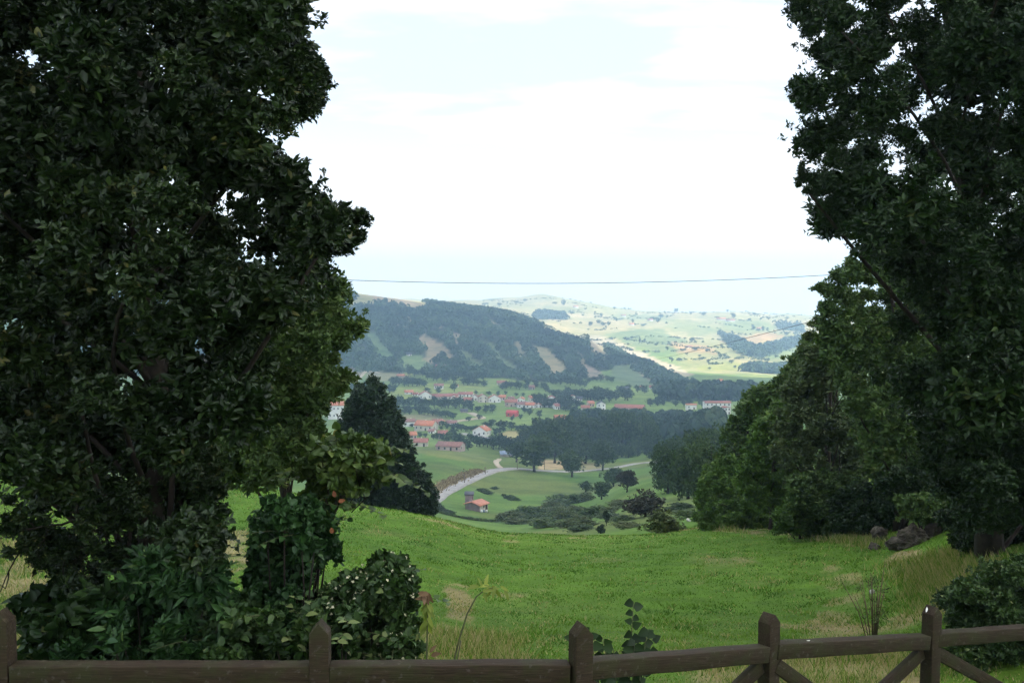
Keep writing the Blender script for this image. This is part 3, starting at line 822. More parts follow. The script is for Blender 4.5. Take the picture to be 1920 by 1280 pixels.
RT = [(1480,-320),(2260,-320),(2260,1010),(1960,1000),(1800,960),(1745,900),(1690,760),(1660,600),(1640,470),(1600,462),(1555,440),(1540,395),(1500,352),(1500,320),(1486,270),(1500,235),(1478,190),(1496,150),(1500,100),(1488,60),(1470,10)]
polytree('laurel_tree', 'tall dark glossy tree towering over the pale rock outcrop', RT, 235, 10.5, 16.0, (40, 92), 0, 7, 0.066, 0.026, L_laurel, 1860, 14.0, 0.17, (1840, -200), 13, limb_frac=0.06, dens=11.0, fill=46,
         extra=[([(1468,-10),(1560,-10),(1540,60),(1500,70)], 12, 11.5, 13.5, (12, 24)), ([(1476,150),(1540,150),(1540,210),(1490,215)], 8, 11.5, 13.5, (12, 22)), ([(1486,300),(1560,320),(1600,440),(1560,440),(1530,380),(1490,355)], 14, 11.5, 13.5, (12, 24)),
                ([(1750,800),(1960,780),(1960,1010),(1800,990)], 20, 10.5, 13.0, (30, 55))])

# ------------------------------------------------------------------ woodland edge on the right
def wood_tree(label, poly, n, Y, depth, rpx, tufts, L, mat, seed, trunk_px, top, group=None, name='woodland_tree', r0=0.2):
    polytree(name, label, poly, n, Y - depth / 2, Y + depth / 2, rpx, tufts, 6, L * .62, L * 0.29, mat, trunk_px, Y, r0 * .8, top, seed, limb_frac=0.12, group=group, flat=0.85)
wood_tree('tall broad tree rising behind the rock outcrop, rounded top', [(1600,462),(1700,440),(1800,520),(1800,940),(1700,940),(1640,900),(1590,800),(1560,700),(1525,560),(1535,520),(1570,500)], 120, 26, 7, (20, 42), 8500, 0.16, L_wall, 21, 1690, (1680, 470))
wood_tree('grey green tree between the tall broad tree and the bright green one', [(1500,640),(1520,560),(1560,600),(1620,700),(1640,930),(1560,960),(1480,930),(1440,840),(1450,760),(1470,720)], 90, 33, 7, (16, 34), 7000, 0.17, L_grey, 22, 1560, (1540, 620))
wood_tree('dark woodland tree sloping down towards the valley', [(1515,600),(1530,640),(1520,740),(1440,800),(1390,800),(1400,740),(1450,712),(1490,660)], 60, 46, 8, (14, 28), 4500, 0.2, L_wall, 23, 1470, (1480, 700))
wood_tree('bright green bushy tree at the edge of the meadow, fresh leaves', [(1410,800),(1470,740),(1510,800),(1520,900),(1500,960),(1440,970),(1390,960),(1380,880)], 70, 36, 5, (14, 28), 5200, 0.17, L_fresh, 24, 1450, (1450, 780))
wood_tree('dark tree at the lower end of the right-hand wood, above the pine copse', [(1360,790),(1400,735),(1450,715),(1450,800),(1410,880),(1380,930),(1330,900),(1340,830)], 60, 52, 8, (12, 24), 4200, 0.2, L_wall, 25, 1390, (1400, 750))
wood_tree('yellow green tree at the meadow end of the wood', [(1310,900),(1340,860),(1380,850),(1400,900),(1400,980),(1330,990),(1300,985),(1296,940)], 50, 44, 5, (12, 24), 3800, 0.19, L_fresh, 26, 1345, (1350, 870))
wood_tree('rounded shrub at the meadow edge beside dry grass', [(1450,960),(1480,930),(1530,925),(1560,950),(1560,1000),(1500,1008),(1450,1000)], 34, 30, 2.5, (12, 22), 3000, 0.12, L_fresh, 27, 1500, (1505, 940), name='shrub', r0=0.06)
wood_tree('dark low shrub at the foot of the wood, left of the rocks', [(1550,930),(1640,900),(1690,930),(1690,985),(1640,1000),(1560,1000)], 36, 27, 2.5, (12, 24), 3200, 0.12, L_laurel, 28, 1620, (1620, 930), name='shrub', r0=0.06)
wood_tree('green shrub at the meadow edge under the yellow green tree', [(1300,968),(1330,940),(1390,935),(1440,950),(1450,1000),(1400,1006),(1320,1004)], 36, 38, 3, (10, 20), 0, 0.13, L_fresh, 34, 1375, (1375, 950), name='shrub', r0=0.05)
wood_tree('dense green thicket at the foot of the grey green tree', [(1470,900),(1540,880),(1620,900),(1650,960),(1640,1005),(1560,1002),(1480,985)], 44, 29, 3, (14, 26), 0, 0.13, L_wall, 35, 1560, (1560, 910), name='shrub', r0=0.06)
wood_tree('overhanging bramble draped across the top of the outcrop', [(1680,930),(1740,925),(1800,945),(1850,990),(1800,1010),(1745,985),(1690,968)], 34, 21, 2.5, (13, 24), 0, 0.10, L_wall, 36, 1770, (1760, 945), name='bramble_bush', r0=0.04)
wood_tree('ivy covered shrub growing beside the outcrop under the tall glossy tree', [(1760,960),(1840,940),(1960,960),(1960,1060),(1830,1050),(1780,1010)], 40, 16, 3, (18, 34), 3600, 0.09, L_laurel, 29, 1860, (1860, 960), name='shrub', r0=0.05)
wood_tree('dark undergrowth closing the gap under the tall tree behind the outcrop', [(1640,890),(1720,860),(1810,880),(1810,985),(1750,975),(1700,960),(1660,985)], 40, 22.5, 3, (16, 30), 0, 0.11, L_laurel, 33, 1730, (1730, 890), name='shrub', r0=0.05)
wood_tree('leafy bramble bush behind the fence beside the last post', [(1760,1120),(1800,1090),(1850,1060),(1990,1040),(1990,1330),(1800,1330),(1765,1260)], 70, 9.3, 2.2, (24, 48), 5200, 0.052, L_bind, 30, 1860, (1860, 1080), name='bramble_bush', r0=0.02)

# ------------------------------------------------------------------ conifer and bushes left of the lane
wood_tree('dark conical tree beyond the meadow crest, hazel sprays in front of it', [(688,706),(706,706),(722,722),(744,752),(760,800),(778,850),(784,905),(770,950),(740,970),(660,970),(622,935),(618,870),(630,800),(648,752),(672,722)], 170, 62, 5, (13, 24), 0, 0.24, L_dark, 31, 700, (698, 760), name='cypress_tree', r0=0.2)
wood_tree('round dark bush beside the start of the lane', [(748,885),(780,866),(807,885),(820,915),(822,960),(800,990),(760,990),(744,945)], 52, 66, 4, (9, 17), 3200, 0.2, L_dark, 32, 782, (782, 885), name='round_bush', r0=0.12)

# ------------------------------------------------------------------ shrubs and saplings just behind the fence
def leaf_mesh(name, mat, w=0.5, n=5, heart=False):
    xs = np.linspace(0, 1, n + 1)
    prof = np.sin(np.pi * xs ** (0.7 if not heart else 0.5)) ** 0.8 * w / 2
    mid = np.c_[xs, 0 * xs, -0.16 * xs ** 2]
    l = np.c_[xs, prof, 0.10 * prof * 2 - 0.16 * xs ** 2]; r = np.c_[xs, -prof, 0.10 * prof * 2 - 0.16 * xs ** 2]
    v = np.vstack([mid, l, r]); k1 = n + 1; f = []
    for i in range(n):
        f.append((i, i + 1, k1 + i + 1, k1 + i)); f.append((i + 1, i, 2 * k1 + i, 2 * k1 + i + 1))
    return v, f
def leaf_protos(mat, w, count=4, heart=False, n=5, tints=(0.15, 0.9)):
    out = []
    for i in range(count):
        v, f = leaf_mesh('leaf', mat, w, n, heart)
        out.append(mesh_np('leaf', v, [np.array(f)], mat, tint=np.full(len(v), tints[0] + (tints[1] - tints[0]) * i / max(1, count - 1)), smooth_=True))
    return out
def put_leaf(parent, protos, rng, p, d, L, up=(0, 0, 1), name='leaf'):
    d = unit(np.asarray(d, float)); z = np.asarray(up, float); z = z - d * (z @ d); z = unit(z); y = np.cross(z, d)
    o = bpy.data.objects.new(name, protos[rng.integers(len(protos))]); COL.objects.link(o); o.parent = parent
    m = Matrix(((d[0] * L, y[0] * L, z[0] * L, p[0]), (d[1] * L, y[1] * L, z[1] * L, p[1]), (d[2] * L, y[2] * L, z[2] * L, p[2]), (0, 0, 0, 1)))
    o.matrix_basis = m
    return o
def shoots(t, protos, rng, starts, n, length, L, bias, pair=False, leaves=8, mat=None):
    """arching shoots with their leaves set along them, each leaf its own piece"""
    for i in range(n):
        mb = MB()
        s0 = np.array(starts[rng.integers(len(starts))], float); d = unit(rand_dir(1, rng)[0] * [1, .7, .5] + np.asarray(bias))
        ln = length * rng.uniform(.6, 1.25); q = np.linspace(0, 1, 7)[:, None]
        st = s0 + d * ln * q - np.array([0, 0, 1.0]) * .28 * ln * q ** 2
        mb.tube(st, .0045 * (1 - .6 * q[:, 0]), 4)
        obj('shoot', mb.mesh('shoot', mat or M_stem, True), t)
        for j in range(leaves):
            w_ = (.2 + .8 * (j + 1) / leaves) * 6; k_ = min(int(w_), 5); b = st[k_] + (st[k_ + 1] - st[k_]) * (w_ - k_)
            side = np.cross(d, [0, 0, 1.0]); side = unit(side)
            for sg in ((-1, 1) if pair else ((-1) ** j,)):
                ld = unit(side * sg * rng.uniform(.6, 1) + d * rng.uniform(.2, .6) + [0, 0, rng.uniform(-.35, .15)])
                put_leaf(t, protos, rng, b, ld, L * rng.uniform(.75, 1.2), up=np.array([0, -.35, 1]) + rng.normal(size=3) * .25)
def shrub(name, label, poly, n, Y0, Y1, rpx, tufts, leaves, L, W, mat, seed, n_leaf=40, leaf_w=0.5, base_px=None, rich=True, flowers=0, cat='shrub', heart=False, pair=False):
    rng = np.random.default_rng(seed)
    c, r = poly_clumps(poly, n, Y0, Y1, rpx, rng)
    cx = base_px or (sum(p[0] for p in poly) / len(poly))
    Ym = (Y0 + Y1) / 2; bx = float(ray(cx, 1100)[0]) * Ym; bz = float(H(bx, Ym))
    org = np.array([bx, Ym, bz])
    t = thing(name, label, cat, org)
    mb = MB()
    for p in c - org:
        if rng.random() < 0.6:
            s = np.array([p[0] * 0.4, p[1] * 0.4, -0.08]); q = np.linspace(0, 1, 5)[:, None]
            mid = (s + p) / 2 + [0, 0, 0.15] + rng.normal(size=3) * 0.05
            mb.tube((1 - q) ** 2 * s + 2 * q * (1 - q) * mid + q ** 2 * p, 0.013 * (1 - 0.7 * q[:, 0]), 5)
    obj('stem', mb.mesh('stem', M_bark, True), t)
    ns = len(c); k2 = rng.integers(len(c), size=ns); d2 = rand_dir(ns, rng); d2[:, 2] = d2[:, 2] * .7 + .3
    cs = np.vstack([c, c[k2] + unit(d2) * (r[k2] * rng.uniform(1, 1.7, ns))[:, None]]); rs = np.concatenate([r, r[k2] * rng.uniform(.25, .5, ns)])
    v, f, ti = foliage(cs - org, rs, int(tufts * 1.25), leaves, L, W, rng, rich, 0.9, 0.3, 0.15)
    tag(obj('foliage', mesh_np('foliage', v, [f], mat, tint=ti), t), kind='stuff')
    protos = leaf_protos(mat, leaf_w, 5, heart)
    # the leaves that stand out towards the open side are leaves of their own
    tops = c[np.argsort(-(c[:, 2] + .3 * rng.random(len(c))))[: max(6, len(c) // 2)]] - org
    shoots(t, protos, rng, tops, max(4, n_leaf // 8), .34, L * 1.05, (0, -.25, .45), pair, 4 if pair else 7)
    for i in range(n_leaf // 3):
        k = rng.integers(len(c)); d = rand_dir(1, rng)[0]; d[1] = -abs(d[1]) - 0.2; d[2] += 0.4; d = unit(d)
        p = c[k] - org + d * r[k] * rng.uniform(0.9, 1.1)
        put_leaf(t, protos, rng, p, unit(d * 0.5 + rand_dir(1, rng)[0] * [1, .5, .6] + [0, -.2, -0.15]), L * rng.uniform(1.0, 1.45), up=d + [0, 0, .8])
    if flowers:
        ci = rng.choice(len(c), flowers); d = rand_dir(flowers, rng); d[:, 1] = -abs(d[:, 1]); d[:, 2] = abs(d[:, 2])
        p = c[ci] - org + unit(d) * r[ci][:, None] * rng.uniform(.9, 1.12, (flowers, 1))
        v, f, m = leaf_geo(p, rand_dir(flowers, rng), d, np.full(flowers, .024), np.full(flowers, .02))
        tag(obj('bud', mesh_np('bud', v, [f], L_flower, tint=np.repeat(rng.random(flowers), m)), t), kind='stuff')
    return t
shrub('elder_shrub', 'deep green elder shrub with long leaflets behind the plain left stretch of fence', [(170,1180),(240,1080),(250,1030),(320,1000),(380,1040),(420,1080),(440,1150),(450,1290),(120,1290),(110,1220)], 70, 5.7, 7.2, (22, 46), 2000, 6, 0.085, 0.031, L_shrub, 41, 150, 0.36, pair=True)
shrub('leafy_shrub', 'dark shrub with heart shaped leaves beneath the overhanging tree', [(60,1100),(180,1090),(240,1130),(240,1290),(60,1290),(40,1220)], 40, 6.2, 7.6, (22, 44), 700, 5, 0.10, 0.07, L_laurel, 42, 40, 0.75, heart=True)
shrub('ivy_column', 'ivy clad stump standing up behind the fence, dense glossy leaves', [(490,960),(540,925),(600,940),(628,960),(632,1050),(600,1090),(560,1120),(560,1290),(440,1290),(440,1150),(470,1090),(470,1010)], 76, 6.2, 7.3, (18, 40), 2600, 6, 0.056, 0.042, L_shrub, 43, 130, 0.7, heart=True)
shrub('bindweed_mound', 'mound of climbing bindweed speckled with pale buds beside a pointed fence post', [(600,1110),(640,1070),(690,1060),(720,1030),(768,1045),(782,1100),(775,1160),(788,1210),(790,1290),(540,1290),(560,1140)], 84, 5.8, 7.0, (18, 40), 2600, 6, 0.054, 0.040, L_bind, 44, 150, 0.75, flowers=420, heart=True)
shrub('bramble_tangle', 'tangle of brambles filling the gap between elder, ivy stump and fence', [(380,1130),(470,1120),(560,1150),(640,1140),(700,1160),(790,1190),(800,1300),(360,1300)], 60, 5.4, 6.4, (18, 38), 1100, 5, 0.062, 0.036, L_bind, 47, 96, 0.55)
def hazel():
    rng = np.random.default_rng(45)
    poly = [(590,830),(640,812),(700,818),(722,830),(716,860),(735,885),(758,905),(740,915),(690,905),(650,930),(640,960),(610,960),(570,930),(560,880)]
    Y0, Y1 = 6.6, 7.6
    c, r = poly_clumps(poly, 44, Y0, Y1, (16, 30), rng)
    base = np.array([float(ray(560, 1100)[0]) * 7.3, 7.3, 0]); base[2] = float(H(base[0], base[1]))
    t = thing('hazel_sapling', 'hazel sapling with yellow green leaves reaching towards the conical tree', 'sapling', base)
    mb = MB()
    for k_ in range(5):
        s = np.array([rng.normal() * .06, rng.normal() * .06, -0.1]); p = c[rng.integers(len(c))] - base
        q = np.linspace(0, 1, 8)[:, None]; mid = s * .45 + p * .55 + [-.15, 0, .35]
        mb.tube((1 - q) ** 2 * s + 2 * q * (1 - q) * mid + q ** 2 * p, 0.016 * (1 - .75 * q[:, 0]), 5)
    for p in c - base:
        s = (c - base)[rng.integers(len(c))] * 0.6 + p * 0.4 - [0, 0, .15]
        mb.tube(np.linspace(s, p, 4), [0.005, .004, .003, .002], 4)
    obj('stem', mb.mesh('stem', M_bark, True), t)
    k2 = rng.integers(len(c), size=60); d2 = rand_dir(60, rng) + [.35, 0, .2]
    cs = np.vstack([c, c[k2] + unit(d2) * (r[k2] * rng.uniform(1, 2.2, 60))[:, None]]); rs = np.concatenate([r, r[k2] * rng.uniform(.3, .6, 60)])
    v, f, ti = foliage(cs - base, rs * 1.15, 900, 5, 0.056, 0.044, rng, True, .9, .2, .2)
    tag(obj('foliage', mesh_np('foliage', v, [f], L_hazel, tint=ti), t), kind='stuff')
    protos = leaf_protos(L_hazel, 0.8, 6, True)
    shoots(t, protos, rng, c - base, 20, .42, .075, (.35, -.2, .35), False, 9, M_stem)
    for i in range(50):
        k_ = rng.integers(len(c)); d = rand_dir(1, rng)[0]; d[1] = -abs(d[1]); d[2] += .3; d = unit(d)
        put_leaf(t, protos, rng, c[k_] - base + d * r[k_], unit(d * .4 + rand_dir(1, rng)[0] * [1, .5, .5] + [.1, -.1, -.2]), rng.uniform(.06, .095), up=d + [0, 0, .9])
    rust = leaf_protos(L_rust, 0.6, 2)
    for px, py in ((628, 932), (634, 940), (624, 1000)):
        put_leaf(t, rust, rng, at(px, py, 6.5) - base, rand_dir(1, rng)[0] * [1, .3, .6], .05, up=(0, -1, .4))
hazel()
def sapling():
    rng = np.random.default_rng(46)
    Y = 5.6
    base = np.array([float(ray(1165, 1100)[0]) * Y, Y, 0]); base[2] = float(H(base[0], Y))
    t = thing('leafy_sapling', 'small sapling with round blue green leaves behind the fence, near the middle pointed post', 'sapling', base)
    tips = [(1188,1128),(1215,1180),(1190,1200),(1130,1195),(1105,1185),(1070,1195),(1150,1215),(1225,1190)]
    mb = MB(); protos = leaf_protos(L_laurel, 0.85, 5, True, tints=(.1, .7))
    for px, py in tips:
        p = at(px, py, Y + rng.uniform(-.15, .15)) - base; s = np.array([rng.normal() * .03, rng.normal() * .03, -.1])
        q = np.linspace(0, 1, 9)[:, None]; mid = s * .4 + p * .6 + [-.2 * p[0], 0, .1]
        st = (1 - q) ** 2 * s + 2 * q * (1 - q) * mid + q ** 2 * p
        mb.tube(st, 0.008 * (1 - .7 * q[:, 0]), 5)
        nl = 15 if py < 1190 else 12
        for j in range(nl):
            w_ = 1 - 0.42 * j / nl; k_ = w_ * 8; i = min(int(k_), 7); b = st[i] + (st[i + 1] - st[i]) * (k_ - i)
            sd = 1 if j % 2 else -1
            put_leaf(t, protos, rng, b, (sd * rng.uniform(.5, 1), rng.uniform(-.6, .3), rng.uniform(-.35, .35)), rng.uniform(.048, .075), up=(rng.normal() * .5, -1, .35))
    obj('stem', mb.mesh('stem', M_stem, True), t)
sapling()
def stalk(name, label, path, Y, spots, protos, L, seed, mat, rad=0.007, hang=-0.5, second=None):
    rng = np.random.default_rng(seed)
    pts = np.array([at(x, y, Y) for x, y in path])
    base = np.array([pts[0][0], Y, float(H(pts[0][0], Y))])
    t = thing(name, label, 'plant', base)
    pts = np.vstack([[base[0], base[1], base[2] - .05], pts]) - base
    mb = MB(); mb.tube(pts, np.linspace(rad, rad * .4, len(pts)), 5)
    if second is not None:
        p2 = np.array([at(x, y, Y + .03) for x, y in second]); p2 = np.vstack([[p2[0][0], Y + .03, base[2] - .05], p2]) - base
        mb.tube(p2, rad * .6, 5)
    obj('stem', mb.mesh('stem', mat, True), t)
    for (px, py, dx, dz, pi) in spots:
        put_leaf(t, protos[pi], rng, at(px, py, Y) - base, (dx, rng.uniform(-.4, .1), dz), L * rng.uniform(.8, 1.15), up=(rng.normal() * .4, -.6, .5))
yl = leaf_protos(L_yellow, 0.32, 3); dl = leaf_protos(L_dead, 0.4, 3)
rr = random.Random(5)
stalk('tall_weed', 'lone bending weed stalk with a tuft of pale leaves in front of the meadow', [(852,1235),(862,1195),(876,1150),(893,1118),(908,1106),(925,1100)], 5.5,
      [(905 + rr.uniform(-8, 26), 1098 + rr.uniform(-4, 10), rr.uniform(-.5, .6), rr.uniform(-1, .1), 0) for _ in range(11)] + [(905,1102,-.3,.9,0),(910,1098,.2,1,0),(900,1100,-.8,.3,0),(938,1098,.8,-.4,0),(945,1102,.4,-.9,0)], [yl, dl], 0.072, 51, M_stem, second=[(858,1235),(864,1200)])
stalk('wilting_weed', 'wilting weed with drooping yellow leaves and brown top beside the bindweed', [(800,1240),(801,1190),(802,1150),(800,1120)], 5.5,
      [(802 + rr.uniform(-3, 3), rr.uniform(1125, 1175), rr.choice([-1, 1]) * rr.uniform(.2, .7), rr.uniform(-1.2, -.5), 0) for _ in range(20)] + [(799 + rr.uniform(-5, 5), rr.uniform(1108, 1122), rr.uniform(-.6, .6), rr.uniform(-1, .2), 1) for _ in range(12)] + [(806,1222,.3,.4,1),(808,1228,.4,.2,1)], [yl, dl], 0.072, 52, M_stem)
def weed_tuft():
    rng = np.random.default_rng(53)
    b = ground(1638, 1205); t = thing('dry_weed_tuft', 'thin upright dry weed standing alone in the meadow near the last posts', 'plant', b)
    mb = MB()
    for i in range(16):
        d = rng.normal(size=2) * .09; h = rng.uniform(.45, .85)
        mb.tube([(d[0] * .2, d[1] * .2, -.03), (d[0] * .6, d[1] * .6, h * .5), (d[0] * 1.3, d[1], h)], [.006, .005, .003], 4)
    obj('stem', mb.mesh('stem', M_drystem), t)
    v, f, ti = foliage(np.array([[0, 0, .3], [0, 0, .55]]), np.array([.16, .2]), 60, 4, .05, .012, rng)
    tag(obj('foliage', mesh_np('foliage', v, [f], L_bramble, tint=ti), t), kind='stuff')
weed_tuft()

# bare twigs under the overhanging tree
def twigs():
    rng = np.random.default_rng(54)
    Y = 7.4
    u = float(ray(160, 1100)[0]); b = np.array([u * Y, Y, float(H(u * Y, Y))])
    t = thing('bare_branch', 'tangle of bare dark twigs hanging low under the overhanging tree', 'branch', b)
    mb = MB()
    def grow(p, d, l, r, depth):
        n = 5; pts = [p]
        for i in range(n):
            d = unit(d + rng.normal(size=3) * .28); pts.append(pts[-1] + d * l / n)
        mb.tube(pts, np.linspace(r, r * .5, n + 1), 4)
        if depth:
            for i in range(3):
                k_ = rng.integers(1, n + 1)
                grow(pts[k_], unit(d + rng.normal(size=3) * .8 + [0, 0, -.2]), l * .6, r * .55, depth - 1)
    for px, py in ((280, 930), (250, 950), (220, 920), (150, 930), (90, 940), (190, 960)):
        grow(at(px, py, Y + rng.uniform(-.5, .5)) - b, unit(np.array([-.7 + rng.normal() * .4, rng.normal() * .3, -.6])), .75, .011, 2)
    mb.tube([(0, 0, -.1), (.1, .1, .5), (.25, .15, 1.0), at(250, 950, Y) - b], [.03, .026, .02, .012], 6)
    obj('twig', mb.mesh('twig', M_bark), t)
twigs()

# ------------------------------------------------------------------ rocks
def rock(px, py, w, h, d, seed, label, name='rock', mat=None, Y=None, group=None, sub=4):
    rng = np.random.default_rng(seed)
    b = ground(px, py) if Y is None else at(px, py, Y)
    bm_v, bm_f = ico(sub)
    v = bm_v.copy()
    n = np.zeros(len(v))
    for i in range(22):
        q = rand_dir(1, rng)[0]; dd = rng.uniform(.5, .88)
        pr = v @ q; ex = np.maximum(pr - dd, 0); v = v - ex[:, None] * q
    v = v * (1 + 0.55 * (fbm(v[:, 0] * 2.5 + seed, v[:, 1] * 2.5 + v[:, 2] * 4, 4, seed) - .5))[:, None]
    v = v * (1 + 0.22 * (fbm(v[:, 0] * 7 + seed, v[:, 1] * 7 - v[:, 2] * 9, 3, seed + 5) - .5))[:, None]
    v = v * [w / 2, d / 2, h * .62] + [0, 0, h * .3]
    me = mesh_np(name, v, [bm_f], mat or M_rock)
    return tag(obj(name, me, loc=b, rot=(0, 0, rng.uniform(-.5, .5))), label, 'rock', group)
_ico = {}
def ico(sub):
    if sub in _ico: return _ico[sub]
    import bmesh
    bm = bmesh.new(); bmesh.ops.create_icosphere(bm, subdivisions=sub, radius=1.0)
    v = np.array([x.co[:] for x in bm.verts]); bm.verts.index_update()
    f = np.array([[q.index for q in x.verts] for x in bm.faces]); bm.free()
    _ico[sub] = (v, f)
    return _ico[sub]
rock(1712, 1022, 0.85, 0.6, 0.8, 61, 'large pale limestone outcrop at the foot of the tall glossy tree', sub=5)
rock(1690, 1030, 0.6, 0.40, 0.6, 62, 'low limestone boulder against the large pale outcrop')
rock(1650, 1012, 0.55, 0.45, 0.5, 63, 'broken grey boulder in the dark gap left of the large outcrop')
rock(1640, 1030, 0.40, 0.22, 0.4, 64, 'small pale flat stone at the meadow edge below the broken boulder')
rock(1750, 1005, 0.5, 0.4, 0.4, 65, 'small knob of limestone on the shaded side of the large outcrop')
rock(1603, 930, 0.9, 1.5, 0.7, 66, 'grey rock face half hidden among the woodland leaves')
rock(1718, 968, 0.6, 1.3, 0.6, 67, 'dark upright rock beside the tall tree trunk above the outcrop')
rock(1635, 1112, 0.14, 0.10, 0.11, 68, 'small white stone lying in the meadow grass', mat=M_whitestone, sub=2)
rock(1291, 977, 0.5, 0.35, 0.4, 69, 'tiny white stone on the slope beside the yellow green tree', mat=M_whitestone, sub=2)

# ------------------------------------------------------------------ grass on the meadow
def meadow():
    rng = np.random.default_rng(71)
    n = 230000
    Y = np.exp(rng.uniform(math.log(6.0), math.log(56), n)); X = rng.uniform(-.64, .70, n) * Y
    Z = H(X, Y); px, py = project(X, Y, Z)
    dry = dryness(X, Y, px, py)
    tall = smooth(.40, .75, fbm(X / .4, Y / .9, 3, 91))
    hgt = (0.020 + 0.026 * tall) * rng.uniform(.5, 1.4, n) * (1 + Y / 80) * np.where(dry > .5, 1.25, 1)
    th = rng.uniform(0, 2 * math.pi, n); ln = rng.uniform(.3, 1.3, n) * hgt
    w = (0.0035 + 0.00042 * Y) * rng.uniform(.6, 1.3, n)
    base = np.c_[X, Y, Z - .008]
    tip = base + np.c_[np.cos(th) * ln, np.sin(th) * ln, hgt]
    ph = rng.uniform(-.9, .9, n); sd = np.c_[np.cos(ph), np.sin(ph), 0 * ph] * w[:, None]
    v = np.stack([base - sd, base + sd, tip], 1).reshape(-1, 3)
    f = np.arange(3 * n).reshape(-1, 3)
    big = fbm(X / 3.5, Y / 3.5, 3, 95)
    weed = smooth(.60, .70, fbm(X / .8, Y / 1.1, 3, 141))
    ti = np.clip(.42 + .45 * (big - .5) + .24 * (rng.random(n) - .5) - .06 * tall - .32 * weed, 0, .66)
    ti = np.where(rng.random(n) < dry * .85 + .025 + .30 * smooth(.56, .68, fbm(X / .45, Y / .8, 3, 131)), rng.uniform(.72, 1.0, n), ti)
    o = obj('meadow_grass', mesh_np('meadow_grass', v, [f], G_mat, tint=np.repeat(ti, 3)))
    tag(o, 'short bright green meadow grass with straw coloured patches', 'grass', kind='stuff')
    # long dry grass on the banks
    n = 60000
    P, k_ = [], 0
    for poly, wgt, ym in (DRYZ[0], DRYZ[1], DRYZ[2], DRYZ[6], DRYZ[5], DRYZ[8], ([(1690,1060),(1800,1060),(1860,1120),(1760,1150)], 1, 60)):
        xs, ys = [p[0] for p in poly], [p[1] for p in poly]
        m = 4200
        qx, qy = rng.uniform(min(xs), max(xs), 40), rng.uniform(min(ys), max(ys), 40)
        keep = [ground(a, b, 6.0, 80) for a, b in zip(qx, qy) if in_poly(a, b, poly)]
        keep = np.array([g for g in keep if g[1] < 55])
        if not len(keep): continue
        ci = rng.integers(len(keep), size=m)
        sx, sy = keep[:, 0].std() * .2 + .15, keep[:, 1].std() * .2 + .15
        X = keep[ci, 0] + rng.normal(size=m) * sx * .7; Y = keep[ci, 1] + rng.normal(size=m) * sy * .7
        P.append(np.c_[X, np.maximum(Y, 6), np.full(m, wgt)])
    P = np.vstack(P); X, Y = P[:, 0], P[:, 1]; n = len(X); Z = H(X, Y)
    hgt = rng.uniform(.05, .19, n) * (0.6 + Y / 40); th = rng.uniform(0, 2 * math.pi, n); ln = rng.uniform(.2, .9, n) * hgt
    w = (0.003 + .0003 * Y) * rng.uniform(.6, 1.3, n); base = np.c_[X, Y, Z - .01]
    tip = base + np.c_[np.cos(th) * ln, np.sin(th) * ln, hgt]
    ph = rng.uniform(-.9, .9, n); sd = np.c_[np.cos(ph), np.sin(ph), 0 * ph] * w[:, None]
    v = np.stack([base - sd, base + sd, tip], 1).reshape(-1, 3)
    ti = np.where(rng.random(n) < .45, rng.uniform(.1, .65, n), rng.uniform(.72, 1.0, n))
    o = obj('dry_grass', mesh_np('dry_grass', v, [np.arange(3 * n).reshape(-1, 3)], G_mat, tint=np.repeat(ti, 3)))
    tag(o, 'long straw coloured dry grass on the banks round the meadow', 'grass', kind='stuff')
meadow()

# ------------------------------------------------------------------ trees of the valley: a few kinds, shared meshes
def proto_tree(kind, seed, tufts, leaves, Ls):
    """unit tree: 1 m high, 1 m wide; crown and trunk"""
    rng = np.random.default_rng(seed)
    if kind == 'round':
        n = 26; d = rand_dir(n, rng); c = d * [0.32, .32, .34] * rng.uniform(.5, 1.05, (n, 1)) + [0, 0, .50]; r = rng.uniform(.12, .2, n)
    elif kind == 'broad':
        n = 30; d = rand_dir(n, rng); c = d * [0.36, .36, .32] * rng.uniform(.5, 1.0, (n, 1)) + [0, 0, .50]; r = rng.uniform(.11, .19, n)
    elif kind == 'tall':
        n = 30; d = rand_dir(n, rng); c = d * [0.32, .32, .37] * rng.uniform(.4, 1.0, (n, 1)) + [0, 0, .53]; r = rng.uniform(.10, .18, n)
    elif kind == 'dome':
        n = 34; d = rand_dir(n, rng); c = d * [0.33, .33, .40] * rng.uniform(.7, 1.0, (n, 1)) + [0, 0, .42]; c[:, 2] = np.maximum(c[:, 2], .10); r = rng.uniform(.10, .19, n)
    elif kind == 'cone':
        n = 26; z = rng.uniform(.1, .93, n); a = rng.uniform(0, 6.28, n); rad = .38 * (1 - z) ** .8
        c = np.c_[np.cos(a) * rad, np.sin(a) * rad, z]; r = .07 + .12 * (1 - z)
    else:  # bush
        n = 22; d = rand_dir(n, rng); d[:, 2] = abs(d[:, 2]); c = d * [0.34, .34, .55] * rng.uniform(.4, 1.0, (n, 1)) + [0, 0, .12]; r = rng.uniform(.12, .2, n)
    c = np.vstack([c, c[: n // 2] * [.4, .4, 1] + [0, 0, 0]]); r = np.concatenate([r, r[: n // 2] * 1.1])
    v, f, ti = foliage(c, r, tufts, leaves, Ls, Ls * .6, rng, flat=.85, shell=.45, tint_amp=.5)
    mb = MB()
    limbs(mb, (0, 0, -.04), (rng.normal() * .02, rng.normal() * .02, .75 if kind != 'bush' else .3), .03, c[:n], rng, 5, .005, .2)
    return (v, f, ti), mb
PROTO = {}
